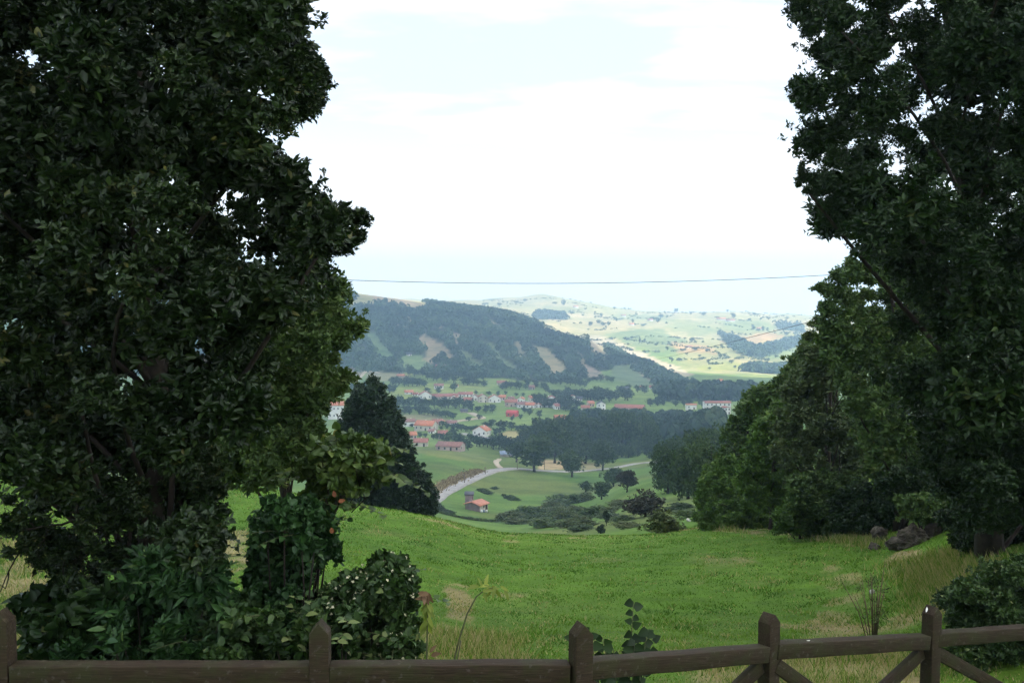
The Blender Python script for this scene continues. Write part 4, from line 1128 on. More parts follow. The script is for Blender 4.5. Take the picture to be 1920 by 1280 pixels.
def get_proto(kind, var, mat, level):
    key = (kind, var, mat.name, level)
    if key not in PROTO:
        tufts, leaves, Ls = {0: (170, 4, .10), 1: (640, 5, .066), 2: (1400, 6, .042)}[level]
        (v, f, ti), mb = proto_tree(kind, 100 + var * 17 + hash(kind) % 1 + level, tufts, leaves, Ls)
        if level == 0:
            tv_ = np.vstack(mb.v); q = np.vstack(mb.q) + len(v); t3 = np.vstack(mb.t) + len(v)
            me = mesh_np('tree', np.vstack([v, tv_]), [f, t3, q], [mat, M_bark], tint=np.concatenate([ti, np.zeros(len(tv_))]), mat_idx=[0] * len(f) + [1] * (len(t3) + len(q)))
            PROTO[key] = me
        else:
            PROTO[key] = (mesh_np('crown', v, [f], mat, tint=ti), mb.mesh('trunk', M_bark, True))
    return PROTO[key]
trng = random.Random(9)
def tree(px, pyb, hpx, wpx, kind='round', mat=None, level=0, label=None, cat='tree', group=None, name=None, y0=70, pos=None):
    g = ground(px, pyb, y0) if pos is None else np.array(pos)
    sc_ = g[1] / F
    h, w = hpx * sc_ * 1.06, wpx * sc_ * 1.3
    mat = mat or (L_far if level == 0 else L_tree)
    pr = get_proto(kind, trng.randrange(4 if level == 0 else 3), mat, level)
    rz = trng.uniform(0, 6.28)
    if level == 0:
        o = obj(name or 'tree', pr, loc=g, rot=(0, 0, rz), scale=(w, w, h))
        return tag(o, label, cat, group)
    t = thing(name or 'tree', label, cat, g, rz, group)
    t.scale = (w, w, h)
    tag(obj('crown', pr[0], t), kind='stuff'); obj('trunk', pr[1], t)
    return t

# beside the lane and below it
for a in [
 (1002, 884, 74, 74, 'round', 'big leafy tree on the lane next to the tall wayside pole'),
 (1072, 894, 52, 56, 'round', 'rounded dark tree on the downhill side of the lane, leaning over it'),
 (1040, 868, 80, 66, 'tall', 'tall tree behind the straw coloured bank by the lane'),
 (1098, 869, 50, 62, 'round', 'bright rounded tree above the lane, right of the straw bank'),
 (1130, 882, 58, 52, 'tall', 'narrow tree standing at the upper edge of the lane'),
 (1012, 850, 66, 50, 'tall', 'dark tree behind the big leafy wayside tree'),
 (1070, 856, 76, 56, 'tall', 'tall dark tree behind the lane, in the middle of the grove'),
 (1152, 852, 84, 60, 'tall', 'high open crowned tree with a pale trunk beyond the lane'),
 (1182, 850, 80, 54, 'tall', 'high open crowned tree next to the pale trunked one'),
 (1112, 846, 70, 54, 'broad', 'broad crowned tree at the back of the grove beyond the lane'),
 (1210, 848, 74, 46, 'tall', 'tall tree at the end of the grove, against the oak copse'),
 (968, 866, 40, 42, 'round', 'low rounded tree at the head of the dirt track'),

 (1030, 842, 60, 54, 'round', 'dark rounded tree behind the orange roofed gable house'),
 (1090, 838, 66, 56, 'broad', 'wide dark tree in the thick of the grove, back row'),
 (1136, 842, 72, 56, 'tall', 'dark crowned tree left of the pale trunked tall one'),
 (1168, 838, 78, 58, 'broad', 'wide crowned tree behind the two high open ones'),
 (1200, 836, 66, 50, 'round', 'rounded tree in the back row at the end of the grove'),
 (1050, 846, 70, 50, 'tall', 'slim dark tree in the back row behind the straw bank'),
 (985, 846, 44, 44, 'round', 'bushy dark tree beside the blue grey shed'),
 (1222, 858, 70, 44, 'tall', 'last tree of the grove touching the oak copse'),
]:
    tree(*a[:5], level=1, label=a[5], group=None, mat=L_tree)
for i in range(13):
    tree(1000 + i * 18 + trng.uniform(-5, 5), 857 + trng.uniform(-3, 3), trng.uniform(26, 40), trng.uniform(30, 42), 'dome', L_tree, 1, 'low bushy tree filling the grove along the field beyond the lane', 'tree', 'low trees of the grove')
for a in [
 (1176, 922, 44, 44, 'round', L_brown, 'dark brown round bush on the slope below the lane'),
 (1128, 936, 36, 44, 'broad', L_tree, 'open bush left of the dark brown round one'),
 (1150, 912, 40, 44, 'broad', L_tree, 'grey green thicket just below the lane'),
 (1098, 922, 22, 26, 'broad', L_tree, 'small wispy tree in the grass of the bowl'),
 (1210, 968, 66, 84, 'bush', L_brown, 'spreading bare brown bush on the near slope'),
 (1245, 1000, 56, 78, 'bush', L_bramble, 'low dark bush at the crest of the meadow'),
 (1137, 985, 30, 18, 'tall', L_dark, 'small upright shrub among the brambles'),
 (1126, 1000, 24, 20, 'bush', L_dark, 'tiny dark shrub right at the meadow crest'),
 (1188, 962, 40, 40, 'bush', L_brown, 'brown thorn bush beside the spreading bare one'),
]:
    tree(*a[:5], mat=a[5], level=1, label=a[6], name='bush', cat='bush', y0=44)
# oak copse on the right, below the woodland
for a in [(1252, 925, 100, 70, 'dome', 'rounded oak at the front of the copse above the spreading brown bush'), (1290, 935, 120, 80, 'dome', 'broad rounded oak in the middle of the copse, beside the yellow green tree'), (1325, 948, 145, 84, 'dome', 'tallest oak of the copse, touching the dark wood'), (1268, 895, 84, 66, 'dome', 'oak in the second row of the copse, behind the front one'), (1315, 905, 112, 74, 'dome', 'oak behind the broad middle one in the copse'), (1240, 905, 84, 48, 'dome', 'narrow oak of the copse at the point where the lane disappears'), (1345, 890, 108, 66, 'dome', 'rearmost oak of the copse against the sloping wood')]:
    tree(*a[:5], mat=L_tree, level=2, label=a[5], y0=60)
# brambles on the gully side: low mounds
brng = np.random.default_rng(81)
BR = [(955,972),(975,968),(995,962),(1010,957),(1030,950),(1050,945),(1072,940),(1090,936),(965,978),(990,972),(1060,938),(1040,958),(1080,955),(1005,972),(1030,968),(1060,968),(1085,975),(1105,968),(1120,960),(1150,955),(1105,985),(1140,970),(1165,975),(1180,985),(1060,985),(1090,992),(1020,984),(1165,945),(1220,940),(1280,950),(1290,965)]
for i, (x, y) in enumerate(BR):
    tree(x + brng.uniform(-4, 4), y + 5 + brng.uniform(-2, 2), brng.uniform(15, 24), brng.uniform(44, 74), 'bush', [L_bramble, L_tree, L_hazel, L_bramble][i % 4], 1, 'low bramble mound on the gully slope above the barn', 'bush', 'brambles along the gully', 'bramble_bush', 46)
for i, (x, y, w, h) in enumerate([(905,922,26,10),(915,926,22,9),(927,917,18,7),(955,935,26,10),(965,938,24,8),(945,930,14,6)]):
    tree(x, y, h, w, 'bush', L_tree, 1, 'dark gorse patch in the grass uphill of the barn', 'bush', 'gorse patches beside the barn', 'gorse_bush', 120)
for i in range(26):   # hedge at the bottom of the bowl
    s = i / 25; x = 812 + s * 150; y = 958 + 20 * math.sin(min(1, s * 1.25) * 1.57)
    tree(x, y, brng.uniform(5, 9), brng.uniform(10, 18), 'bush', [L_tree, L_bramble][i % 2], 0, 'small hedge bush along the ditch below the barn', 'bush', 'hedge along the ditch', 'hedge_bush', 60)
for i, (x, y, h, w) in enumerate([(826,958,14,30),(842,964,12,26),(814,950,18,28),(800,946,16,26)]):
    tree(x, y, h, w, 'bush', L_dark, 1, 'dark shrub in the dip between the round bush and the barn', 'bush', 'shrubs in the dip', 'shrub', 60)
# dry hedge bank on the uphill side of the lane
def bank():
    rng = np.random.default_rng(82)
    n = 5200; k_ = rng.integers(6, 58, n); s = -1 if (LANE_N[20, 0] > 0) else 1
    off = (3.2 + rng.normal(size=n) * .7) * s
    X = LANE[k_, 0] + LANE_N[k_, 0] * off + rng.normal(size=n) * .8; Y = LANE[k_, 1] + LANE_N[k_, 1] * off + rng.normal(size=n) * .8
    Z = H(X, Y)
    b = np.c_[X, Y, Z]; d = unit(rng.normal(size=(n, 3)) * [.6, .6, .3] + [0, 0, 1])
    v, f, m = leaf_geo(b, d, rng.normal(size=(n, 3)), rng.uniform(.6, 1.7, n), rng.uniform(.25, .6, n))
    o = obj('dry_bank', mesh_np('dry_bank', v, [f], leafmat('dry_bank_leaf', [(0, (.12, .09, .05)), (.6, (.27, .20, .11)), (1, (.40, .31, .18))], .9, .1, .1), tint=np.repeat(rng.random(n), m)))
    tag(o, 'brown dry bank of tall grass along the uphill side of the lane', 'grass', kind='stuff')
bank()

# ------------------------------------------------------------------ houses
def gable(mb_w, mb_r, w, d, h, rh, ridge='x', over=0.45, th=0.25):
    """walls with gables into mb_w, a roof of two slabs into mb_r (ridge along x or y)"""
    def T(p): return p if ridge == 'x' else (p[1], -p[0], p[2])
    W, D = (w, d) if ridge == 'x' else (d, w)
    a, b = W / 2, D / 2
    v = [(-a, -b, -1.5), (a, -b, -1.5), (a, b, -1.5), (-a, b, -1.5), (-a, -b, h), (a, -b, h), (a, b, h), (-a, b, h), (-a, 0, h + rh), (a, 0, h + rh)]
    mb_w.add([T(p) for p in v], [(0, 1, 5, 4), (2, 3, 7, 6), (1, 2, 6, 5), (3, 0, 4, 7)], [(5, 6, 9), (7, 4, 8)])
    k_ = rh / b; ao, bo = a + over, b + over
    for s in (-1, 1):
        e = (h - over * k_)
        v = [(-ao, s * bo, e + .02), (ao, s * bo, e + .02), (ao, 0, h + rh + .02), (-ao, 0, h + rh + .02)]
        v2 = [(x, y, z + th) for x, y, z in v]
        mb_r.add([T(p) for p in v + v2], [(0, 1, 2, 3), (4, 7, 6, 5), (0, 4, 5, 1), (1, 5, 6, 2), (3, 2, 6, 7), (0, 3, 7, 4)])
_wb = MB(); _wb.box(-.5, .5, -.5, .5, -.5, .5)
WIN = _wb.mesh('window', M_glass); DOORM = _wb.mesh('door', M_door); SILL = _wb.mesh('sill', M_frame); CHIM = _wb.mesh('chimney', M_stone); CHIMW = _wb.mesh('chimney', M_white)
def house(px0, px1, pyt, pyb, wall, roof, ridge='x', yaw=None, label='', storeys=None, group=None, name='house', detail=True, y0=200, chim=True, depth=None, rk=1.0):
    g = ground((px0 + px1) / 2, pyb, y0)
    s = g[1] / F
    w = max(4.0, (px1 - px0) * s * 1.05); tot = max(3.0, (pyb - pyt) * s * 1.12)
    d = depth or min(max(7.0, w * .75), 12.0)
    rh = min(tot * .45, (d if ridge == 'x' else w) * .28) * rk; h = tot - rh
    rng = random.Random(int(px0 * 7 + pyb))
    yaw = rng.uniform(-.3, .3) if yaw is None else yaw
    t = thing(name, label, name.replace('_', ' ').split()[-1], (g[0], g[1] + d / 2, g[2]), yaw, group)
    mw, mr = MB(), MB()
    gable(mw, mr, w, d, h, rh, ridge)
    obj('wall', mw.mesh('wall', wall), t)
    ro = obj('roof', mr.mesh('roof', roof), t)
    if chim:
        cx = rng.uniform(-.3, .3) * w
        c_o = obj('chimney', CHIM if wall is M_stone else CHIMW, ro, (cx, d * .08, h + rh * .9), scale=(.7, .7, 1.5))
    if not detail: return t
    st = storeys or (2 if h > 4.6 else 1); nw = max(2, int(w / 3.2)); fl = h / st
    for r_ in range(st):
        for i in range(nw):
            x = (i + .5) / nw * w - w / 2
            if r_ == 0 and i == nw // 2:
                obj('door', DOORM, t, (x, -d / 2 + .02, 1.05), scale=(1.1, .12, 2.1)); continue
            z = fl * (r_ + .55)
            wo_ = obj('window', WIN, t, (x, -d / 2 + .03, z), scale=(1.05, .12, min(1.35, fl * .55)))
            obj('sill', SILL, t, (x, -d / 2 - .05, z - min(1.35, fl * .55) / 2 - .08), scale=(1.3, .2, .1))
    for r_ in range(st):
        for sx in (-1, 1):
            obj('window', WIN, t, (sx * (w / 2 - .03), -d * .15, fl * (r_ + .55)), scale=(.12, 1.0, min(1.3, fl * .5)))
    return t
Z3 = lambda x: 720 + x * .1875
Z3y = lambda y: 660 + y * .1875
Z4 = lambda x: 1000 + x * .21875
Z4y = lambda y: 660 + y * .21875
def h3(x0, x1, y0, y1, *a, **k): return house(Z3(x0), Z3(x1), Z3y(y0), Z3y(y1), *a, **k)
def h4(x0, x1, y0, y1, *a, **k): return house(Z4(x0), Z4(x1), Z4y(y0), Z4y(y1), *a, **k)
# lower hamlet
h3(185,300,678,745, M_white, M_roof_d, label='white two storey house half hidden by the conical tree', yaw=.15)
h3(322,510,702,785, M_cream, M_roof_o, label='long house with a bright orange roof in the lower hamlet', yaw=-.35)
h3(485,575,682,735, M_cream, M_roof_r, label='cream house with old red roof behind the long orange one', yaw=.1)
h3(625,720,692,735, M_white, M_roof_d, label='low plain white house at the end of the pale side road', yaw=-.05)
h3(905,1050,752,838, M_white, M_roof_o, 'y', label='tall white chalet with orange roof and front gable beside the road', yaw=-.45)
h3(540,630,797,870, M_pink, M_roof_r, label='pinkish house with red roof beside the pale green tree', yaw=.1)
h3(250,312,807,868, M_pink, M_roof_o, label='small orange roofed house against the conical tree', yaw=.3, chim=False)
h3(300,430,877,945, M_cream, M_roof_r, label='farmhouse with red roof just above the grassy knoll', yaw=.0)
h3(540,780,917,985, M_pink, M_roof_d, label='long low barn with a dull red brown roof behind the knoll', yaw=-.25, chim=False, name='long_barn')
h3(1342,1450,880,936, M_white, M_roof_o, 'y', label='house with white gable and orange roof at the edge of the grove', yaw=-.25)
h3(1205,1250,872,920, M_cream, M_roof_o, label='small orange roof showing between the grove trees', chim=False)
h3(1232,1335,592,645, M_roof_s, M_roof_s, label='bright red barn standing alone in the fields', chim=False, name='red_barn', yaw=-.3)
h3(1708,1815,642,716, M_stone, M_roof_o, label='square stone house with orange roof alone in the meadow', yaw=.1)
h3(765,830,580,606, M_stone, M_roof_g, label='small grey shed below the village wood', chim=False, name='shed', detail=False)
h3(1165,1285,1020,1048, M_stone, M_roof_b, label='low blue grey stand-in shed for parked cars behind the knoll', chim=False, name='shed', detail=False, yaw=.1)  # made-up shed standing in for a row of parked cars
# main village row
row = [(205,285,387,422,M_white,M_roof_o,'x'),(345,465,402,470,M_white,M_roof_r,'y'),(480,660,427,472,M_cream,M_roof_r,'x'),(745,880,408,445,M_white,M_roof_r,'x'),(800,880,462,506,M_pink,M_roof_r,'x'),(880,935,432,482,M_white,M_roof_d,'y'),(940,1030,430,505,M_cream,M_roof_r,'y'),(1042,1160,436,505,M_white,M_roof_r,'y'),(1152,1215,436,478,M_pink,M_roof_o,'x'),(1212,1328,482,546,M_pink,M_roof_r,'x'),(1342,1402,457,505,M_white,M_roof_o,'y'),(1332,1420,507,556,M_white,M_roof_d,'x'),(1422,1510,512,560,M_white,M_roof_o,'x'),(1452,1550,442,502,M_cream,M_roof_o,'x'),(1622,1730,447,502,M_white,M_roof_r,'y'),(1592,1680,517,552,M_white,M_roof_g,'x'),(1702,1750,522,572,M_white,M_roof_r,'x')]
desc = ['first house at the hillside end of the village row, orange roof','large white house with several gables among the village trees','long cream house under a red roof in the village row','white terrace with red roof above the village road','pinkish house in front of the white terrace','narrow white house with a front gable beside the big cream one','big square cream house with red roof in the village middle','white house with broad front gable next to the big cream one','small pinkish house behind the broad white gable','pinkish row house with red roof in front of the terrace end','narrow white house with orange roof and gable in the row','white house with a low brown roof below the narrow orange one','white cottage with orange roof at the front of the village','cream house with a wide orange roof at the back of the row','white gabled house set apart in the green field','low white building with dark roof below the set apart gable','small white house with red roof by the big dark trees']
for r_, dsc in zip(row, desc):
    h3(*r_[:4], r_[4], r_[5], r_[6], label=dsc)
for r_, dsc in zip([(662,740,420,452,M_white,M_roof_r,'x'),(700,760,448,478,M_white,M_roof_o,'y'),(1000,1042,470,500,M_white,M_roof_o,'x'),(1545,1600,470,505,M_white,M_roof_o,'y'),(1240,1300,455,480,M_white,M_roof_d,'x'),(1515,1580,520,556,M_white,M_roof_r,'y'),(1755,1800,505,540,M_white,M_roof_o,'x'),(1835,1890,440,470,M_white,M_roof_o,'y'),(560,600,690,720,M_white,M_roof_o,'y'),(455,500,790,815,M_white,M_roof_d,'x'),(690,735,330,352,M_white,M_roof_o,'x'),(290,340,410,436,M_white,M_roof_r,'x')],
   ['low white house closing the gap after the long cream house','small white gable house in front of the white terrace','white annex joined to the big square cream house','white gabled house between the wide orange roof and the field','low white house with a brown roof at the back of the row','white cottage with red roof beside the front cottage','white cottage with orange roof at the dark trees edge','white gabled cottage at the upper edge of the field','small white gable behind the long orange roofed house','little white outhouse below the long orange roofed house','white cottage above the village near the hillside trees','white row house next to the first orange roofed one']):
    h3(*r_[:4], r_[4], r_[5], r_[6], label=dsc)
# on the slope and to the right
h3(517,640,132,176, M_white, M_roof_r, label='long white farmhouse standing high on the hillside', yaw=.1)
h3(502,590,322,370, M_white, M_roof_d, label='white house among trees above the village row')
h3(1132,1225,292,332, M_cream, M_roof_r, label='cream cottage at the foot of the wooded hillside')
h3(1452,1500,337,376, M_stone, M_roof_d, label='grey stone cottage by the hillside hedge', chim=False)
h3(225,270,10,36, M_white, M_roof_g, label='tiny white house at the top of the hillside pasture', chim=False)
h3(130,200,226,252, M_stone, M_roof_o, label='small shed with orange roof in the tan hillside field', chim=False, name='shed', detail=False)
for a in [(318,357,372,416,M_white,M_roof_o,'y','tall white house with orange roof among the dark village trees'),(420,460,350,392,M_white,M_roof_r,'x','white house highest among the dark village trees'),(378,420,386,418,M_white,M_roof_g,'x','white house with dark roof beside the tall orange roofed one'),(270,300,386,405,M_white,M_roof_g,'x','small white cabin at the village edge'),(415,482,463,506,M_white,M_roof_r,'x','white house with red roof in front of the dark trees'),(470,516,425,466,M_pink,M_roof_o,'x','orange roofed house behind the red roofed white one'),(548,618,432,500,M_white,M_roof_g,'y','tall white house with dark roof at the village end'),(484,540,488,516,M_white,M_roof_g,'x','low white outbuilding under the tall white house'),(712,950,460,506,M_pink,M_roof_r,'x','long shed with a reddish roof between wood and field'),(1316,1400,450,492,M_white,M_roof_o,'x','orange roofed house left of the big white factory'),(1480,1690,432,494,M_white,M_roof_r,'x','big white factory building against the wooded slope'),(1632,1684,478,536,M_white,M_roof_r,'y','white gatehouse in front of the big factory'),(922,946,292,316,M_cream,M_roof_o,'x','small orange roofed house up the far field'),(772,818,302,346,M_stone,M_roof_g,'x','grey farm building on the far green slope'),(1000,1032,290,316,M_white,M_roof_r,'x','small red roofed house behind field trees'),(1585,1627,236,268,M_white,M_roof_o,'x','lone white house on the sunlit far slope'),(435,452,330,352,M_white,M_roof_r,'x','small white cottage at the back of the dark trees')]:
    h4(*a[:4], a[4], a[5], a[6], label=a[7], chim=False, rk=.35 if 'factory' in a[7] else 1.0)
house(614, 642, 757, 786, M_white, M_roof_o, label='orange roofed white house showing through the leaves left of the conical tree', yaw=.2)
for i, (x, y) in enumerate([(1180,610),(1215,602),(1345,600),(1362,603),(1075,577),(1165,594),(1420,618),(1288,652)]):
    house(x, x + (9 if i not in (2, 3) else 16), y - 4, y, M_white, [M_roof_o, M_roof_r][i % 2], label='tiny pale farm building on the far hills', group='farms on the far hills', detail=False, chim=False, y0=1600, name='farm_building')
# the barn in the bowl
def barn():
    g = ground(893, 958, 150); s = g[1] / F
    A = 1.02
    D, L, h, rh = 33 * s, 28 * s, 11.5 * s, 5.0 * s
    t = thing('barn', 'small grey block barn with salmon orange tile roof in the grassy bowl', 'barn', (g[0], g[1] + 2.2, g[2]), A)
    def loc(wx, wy): return (wx * math.cos(A) + wy * math.sin(A), -wx * math.sin(A) + wy * math.cos(A))
    mw, mr = MB(), MB()
    gable(mw, mr, L, D, h, rh, 'x', .45, .2)
    obj('wall', mw.mesh('wall', M_block), t)
    r_ = obj('roof', mr.mesh('roof', M_roof_salmon), t)
    obj('chimney', CHIM, r_, (-L * .1, D * .28, h + rh * .7), scale=(.35, .35, .9))
    m = MB(); m.box(-L / 2 + .05, L / 2 - .05, -D / 2 - .06, -D / 2 + .01, -.8, h - .1)  # paler sheet laid over the barn's side wall
    obj('pale_wall', m.mesh('pale_wall', M_cream), t)
    obj('window', WIN, t, (-L * .02, -D / 2 - .04, h * .62), scale=(.6, .12, .6))
    obj('door', DOORM, t, (L * .3, -D / 2 - .04, .85), scale=(1.0, .14, 1.7))
    lx, ly = loc(-15 * s, 3.4)
    m = MB(); m.box(-1.1, 1.1, -.9, .9, -1.2, 2.3); obj('lean_to', m.mesh('lean_to', M_block), t, (lx, ly, 1.0), (0, 0, -A))
    m = MB(); m.add([(-1.3, -1.1, 2.32), (1.3, -1.1, 2.32), (1.3, 1.1, 2.9), (-1.3, 1.1, 2.9), (-1.3, -1.1, 2.44), (1.3, -1.1, 2.44), (1.3, 1.1, 3.02), (-1.3, 1.1, 3.02)], [(0, 3, 2, 1), (4, 5, 6, 7), (0, 1, 5, 4), (1, 2, 6, 5), (2, 3, 7, 6), (3, 0, 4, 7)])
    obj('lean_to_roof', m.mesh('lean_to_roof', M_roof_g), t, (lx, ly, 1.0), (0, 0, -A))
    for i, (dx, mt) in enumerate(((0.2, M_bale), (1.9, M_bale), (1.0, M_roof_b))):
        m = MB(); v, f = ico(2); m.add(v * [.3, .3, .42], t=f)
        b = ground(902 + dx * 5.5, 960, 150)
        o = obj('feed_bag', m.mesh('feed_bag', mt), loc=(b[0], b[1], b[2] + .32))
        tag(o, ['white bag slumped at the corner of the barn', 'white bag apart on the grass beside the barn', 'blue grey bag between the two white ones by the barn'][i], 'bag')
barn()
def bale():
    b = ground(941, 971, 120); s = b[1] / F
    v, f = ico(3); v = v * [4.6 * s, 3.2 * s, 2.4 * s]; v[:, 2] = np.maximum(v[:, 2], -1.0 * s)
    v += .03 * s * RNG.normal(size=v.shape)
    tag(obj('wrapped_bale', mesh_np('wrapped_bale', v, [f], M_bale, smooth_=True), loc=b + [0, 0, .6]), 'white plastic wrapped bale lying in the grass below the barn', 'bale')
bale()

# ------------------------------------------------------------------ hedgerow and village trees (single small meshes)
VT = []
ROWS = [
  'tree in the thick belt below the main village row',
  'small tree at the hillside end of the belt below the village',
  'tree in the hedge just above the lower hamlet',
  'tree in the hedge behind the conical tree',
  'tree by the pale side road below the village row',
  'round tree in the clump beside the tall white chalet',
  'tree right next to the bright red barn',
  'big tree at the front end of the village row',
  'tree behind the square stone house',
  'tree among the white houses at the village end',
  'tall tree in the dark wood at the village end',
  'tree between the tall white house and the long reddish shed',
  'tree in the hedge below the square stone house',
  'tree at the corner of the pale hay field',
  'tree in the row hiding the hamlet from the knoll',
  'larger tree around the white gable at the grove edge',
  'tree between the long low barn and the grove',
  'garden tree by the pinkish house',
  'garden tree between the long orange roof and the chalet',
  'garden bush beside the tall white chalet',
  'garden tree in front of the plain white house',
  'tree beside the pale green tree in the hamlet',
  'low garden bush in front of the long orange roofed house',
  'tree beside the green hillside pasture with the tiny white house',
  'tree in the row under the tan hillside field',
  'tree just below the long white hillside farmhouse',
  'tree of the dark clump in the open pasture above the village',
  'tree by the cream cottage at the foot of the forest',
  'tree by the grey stone cottage under the hillside',
  'tree in the row above the dark village trees',
  'tree by the set apart white gable house',
  'tree along the forest hem beside the white farmhouse',
  'tree behind the white house above the village row',
  'small tree right behind the village row',
  'tree below the brown field on the spur',
  'tree under the green field of the spur',
  'tree in the belt behind the factory field',
  'tree by the grey farm building on the far slope',
  'tree at the lower edge of the brown spur field',
  'tree at the bend of the pale side road',
  'small lone tree in the field below the red barn',
  'tree in the hedge between stone house and hay field',
  'tree in the pasture behind the top of the conical tree',
  'tree along the far side of the pine plantation']
_row = [0]
def line(p0, p1, n, h, w, grp):
    grp = _row[0]; _row[0] += 1
    for i in range(n):
        s = (i + trng.uniform(-.3, .3)) / max(1, n - 1)
        VT.append((p0[0] + (p1[0] - p0[0]) * s, p0[1] + (p1[1] - p0[1]) * s + trng.uniform(-1.5, 1.5), h * trng.uniform(.75, 1.25), w * trng.uniform(.8, 1.25), grp))
line((742,762),(880,766),16,20,20,2); line((745,772),(800,770),6,14,16,2); line((790,776),(850,784),10,14,17,1)
line((745,775),(785,777),4,12,14,1); line((885,772),(920,774),4,16,14,1); line((912,800),(970,806),6,15,18,1)
line((985,775),(1008,782),3,15,16,1); line((1003,762),(1080,768),9,22,22,2); line((1050,765),(1075,775),4,18,20,2)
line((1040,750),(1110,748),8,16,20,2); line((1065,745),(1140,752),8,20,24,2); line((1110,748),(1180,752),7,22,24,2)
line((985,812),(1060,806),9,18,20,1); line((990,826),(1030,815),6,22,24,1); line((885,835),(985,845),14,22,22,1)
line((925,842),(975,846),6,26,26,1); line((855,830),(880,845),4,20,20,1); line((790,820),(830,826),5,12,12,1); line((858,805),(905,812),7,11,14,1)
line((930,815),(945,810),3,12,14,2); line((830,800),(860,806),4,10,12,2); line((846,822),(858,830),2,20,18,2); line((755,800),(840,805),6,8,10,2)
line((750,702),(795,708),4,14,16,3); line((735,722),(795,724),9,18,18,3); line((800,712),(850,716),6,16,18,3); line((870,722),(905,724),5,16,20,3)
line((940,728),(985,730),6,14,16,3); line((990,726),(1020,730),3,16,16,3); line((1035,720),(1095,724),8,16,18,3); line((1020,735),(1060,742),4,12,14,2)
line((840,705),(905,712),7,14,16,3); line((795,742),(850,734),3,16,14,3); line((893,740),(985,742),6,9,10,2)
line((1100,712),(1150,716),5,12,14,3); line((1160,734),(1230,738),5,14,18,3); line((1225,742),(1300,748),8,18,20,3); line((1168,740),(1180,744),2,14,16,3)
line((1085,716),(1118,714),3,11,12,3); line((880,790),(905,786),2,10,12,1); line((960,790),(975,786),2,10,10,1); line((1000,795),(1065,798),7,12,13,1)
line((660,730),(740,735),8,16,16,3); line((1215,760),(1330,764),8,14,16,1)
VT = VT[:330]
for i, (x, y, h, w, g_) in enumerate(VT):
    tree(x, y, h, w, ['round', 'broad', 'tall', 'round'][i % 4], L_far, 0, ROWS[g_], 'tree', ROWS[g_].replace('tree', 'trees', 1), 'tree', 250)
tree(840, 832, 24, 22, 'round', L_hazel, 0, 'pale green rounded tree beside the pinkish house', 'tree', None, 'tree', 250)
# scattered trees on the far sunny hills
FT = [(1232,648),(1250,655),(1300,656),(1312,670),(1322,672),(1260,678),(1358,684),(1372,680),(1410,686),(1325,682),(1350,670),(1290,664),(1272,676),(1455,656),(1462,662),(1440,676),(1200,640),(1190,634),(1212,640),(1285,634),(1300,640),(1115,588),(1128,594),(1150,598),(1160,604),(1190,606),(1090,592),(1075,590),(1100,580),(1040,568),(1060,572),(965,566),(985,566),(940,572),(1225,598),(1240,598),(1255,596),(1292,590),(1315,592),(1340,596),(1375,598),(1410,600),(1412,590),(1440,600),(1455,616),(1470,620),(1480,628),(1490,628),(1415,614),(1425,620),(1430,620),(1408,618),(1440,622),(1475,600),(1500,612),(1260,582),(1270,586),(1368,584),(1450,586),(1150,582),(1120,606),(1130,612),(1110,610),(1140,610),(1205,612),(1230,606),(1250,608),(1350,650),(1395,668),(1430,672),(1450,672),(1480,652),(1500,645),(1380,690),(1260,690),(1330,694)]
for i, (x, y) in enumerate(FT):
    tree(x + trng.uniform(-5, 5), y + trng.uniform(-2, 2), trng.uniform(3, 9) * (1.3 if i % 5 == 0 else 1), trng.uniform(4, 13), ['round', 'broad'][i % 2], L_far, 0, ('tiny tree near the skyline of the far hills' if y < 600 else 'tiny tree on the middle fields of the far hills' if y < 640 else 'small tree on the sunlit lower slope of the far hills'), 'tree', ('trees near the far skyline' if y < 600 else 'trees on the middle far fields' if y < 640 else 'trees on the lower far slope'), 'tree', 1500)
# ridge line trees
for i in range(16):
    x = 690 + i * 4.2
    tree(x, 552 + i * .35, trng.uniform(5, 9), trng.uniform(6, 11), 'round', L_far, 0, 'dark tree on the skyline of the wooded hill', 'tree', 'skyline trees on the wooded hill', 'tree', 1500)

# ------------------------------------------------------------------ woods that read as one mass
def wood(name, label, P, hr, wr, mat, seed, cards=26, cone=.5):
    rng = np.random.default_rng(seed)
    n = len(P); h = rng.uniform(*hr, n); w = rng.uniform(*wr, n)
    isc = rng.random(n) < cone
    k_ = cards
    d = rand_dir(n * k_, rng); d[:, 2] = np.where(d[:, 2] < -.35, -d[:, 2], d[:, 2])
    H_, W_ = np.repeat(h, k_), np.repeat(w, k_); cn = np.repeat(isc, k_); b = np.repeat(P, k_, 0)
    zf = np.where(cn, rng.random(n * k_) ** 1.2, .58 + .40 * d[:, 2])
    rf = np.where(cn, .48 * (1.02 - zf), .46 * np.sqrt(np.clip(1 - d[:, 2] ** 2, 0.02, 1)))
    hd = unit(d[:, :2])
    pos = b + np.c_[hd * (rf * W_)[:, None], zf * H_]
    out = unit(np.c_[hd, np.where(cn, .5, d[:, 2] + .2)])
    ld = unit(np.cross(out, rand_dir(n * k_, rng)))
    sz = W_ * rng.uniform(.30, .52, n * k_)
    v, f, m = leaf_geo(pos - ld * sz[:, None] * .5, ld, out, sz, sz * .8)
    ti = np.clip(np.repeat(rng.random(n) ** 1.5, k_) * .55 + .35 * rng.random(n * k_) - .1 + 1.1 * (np.repeat(fbm(P[:, 0] / 70, P[:, 1] / 70, 3, seed), k_) - .42), 0, 1)
    o = obj(name, mesh_np(name, v, [f], mat, tint=np.repeat(ti, m)))
    return tag(o, label, 'wood', kind='stuff')
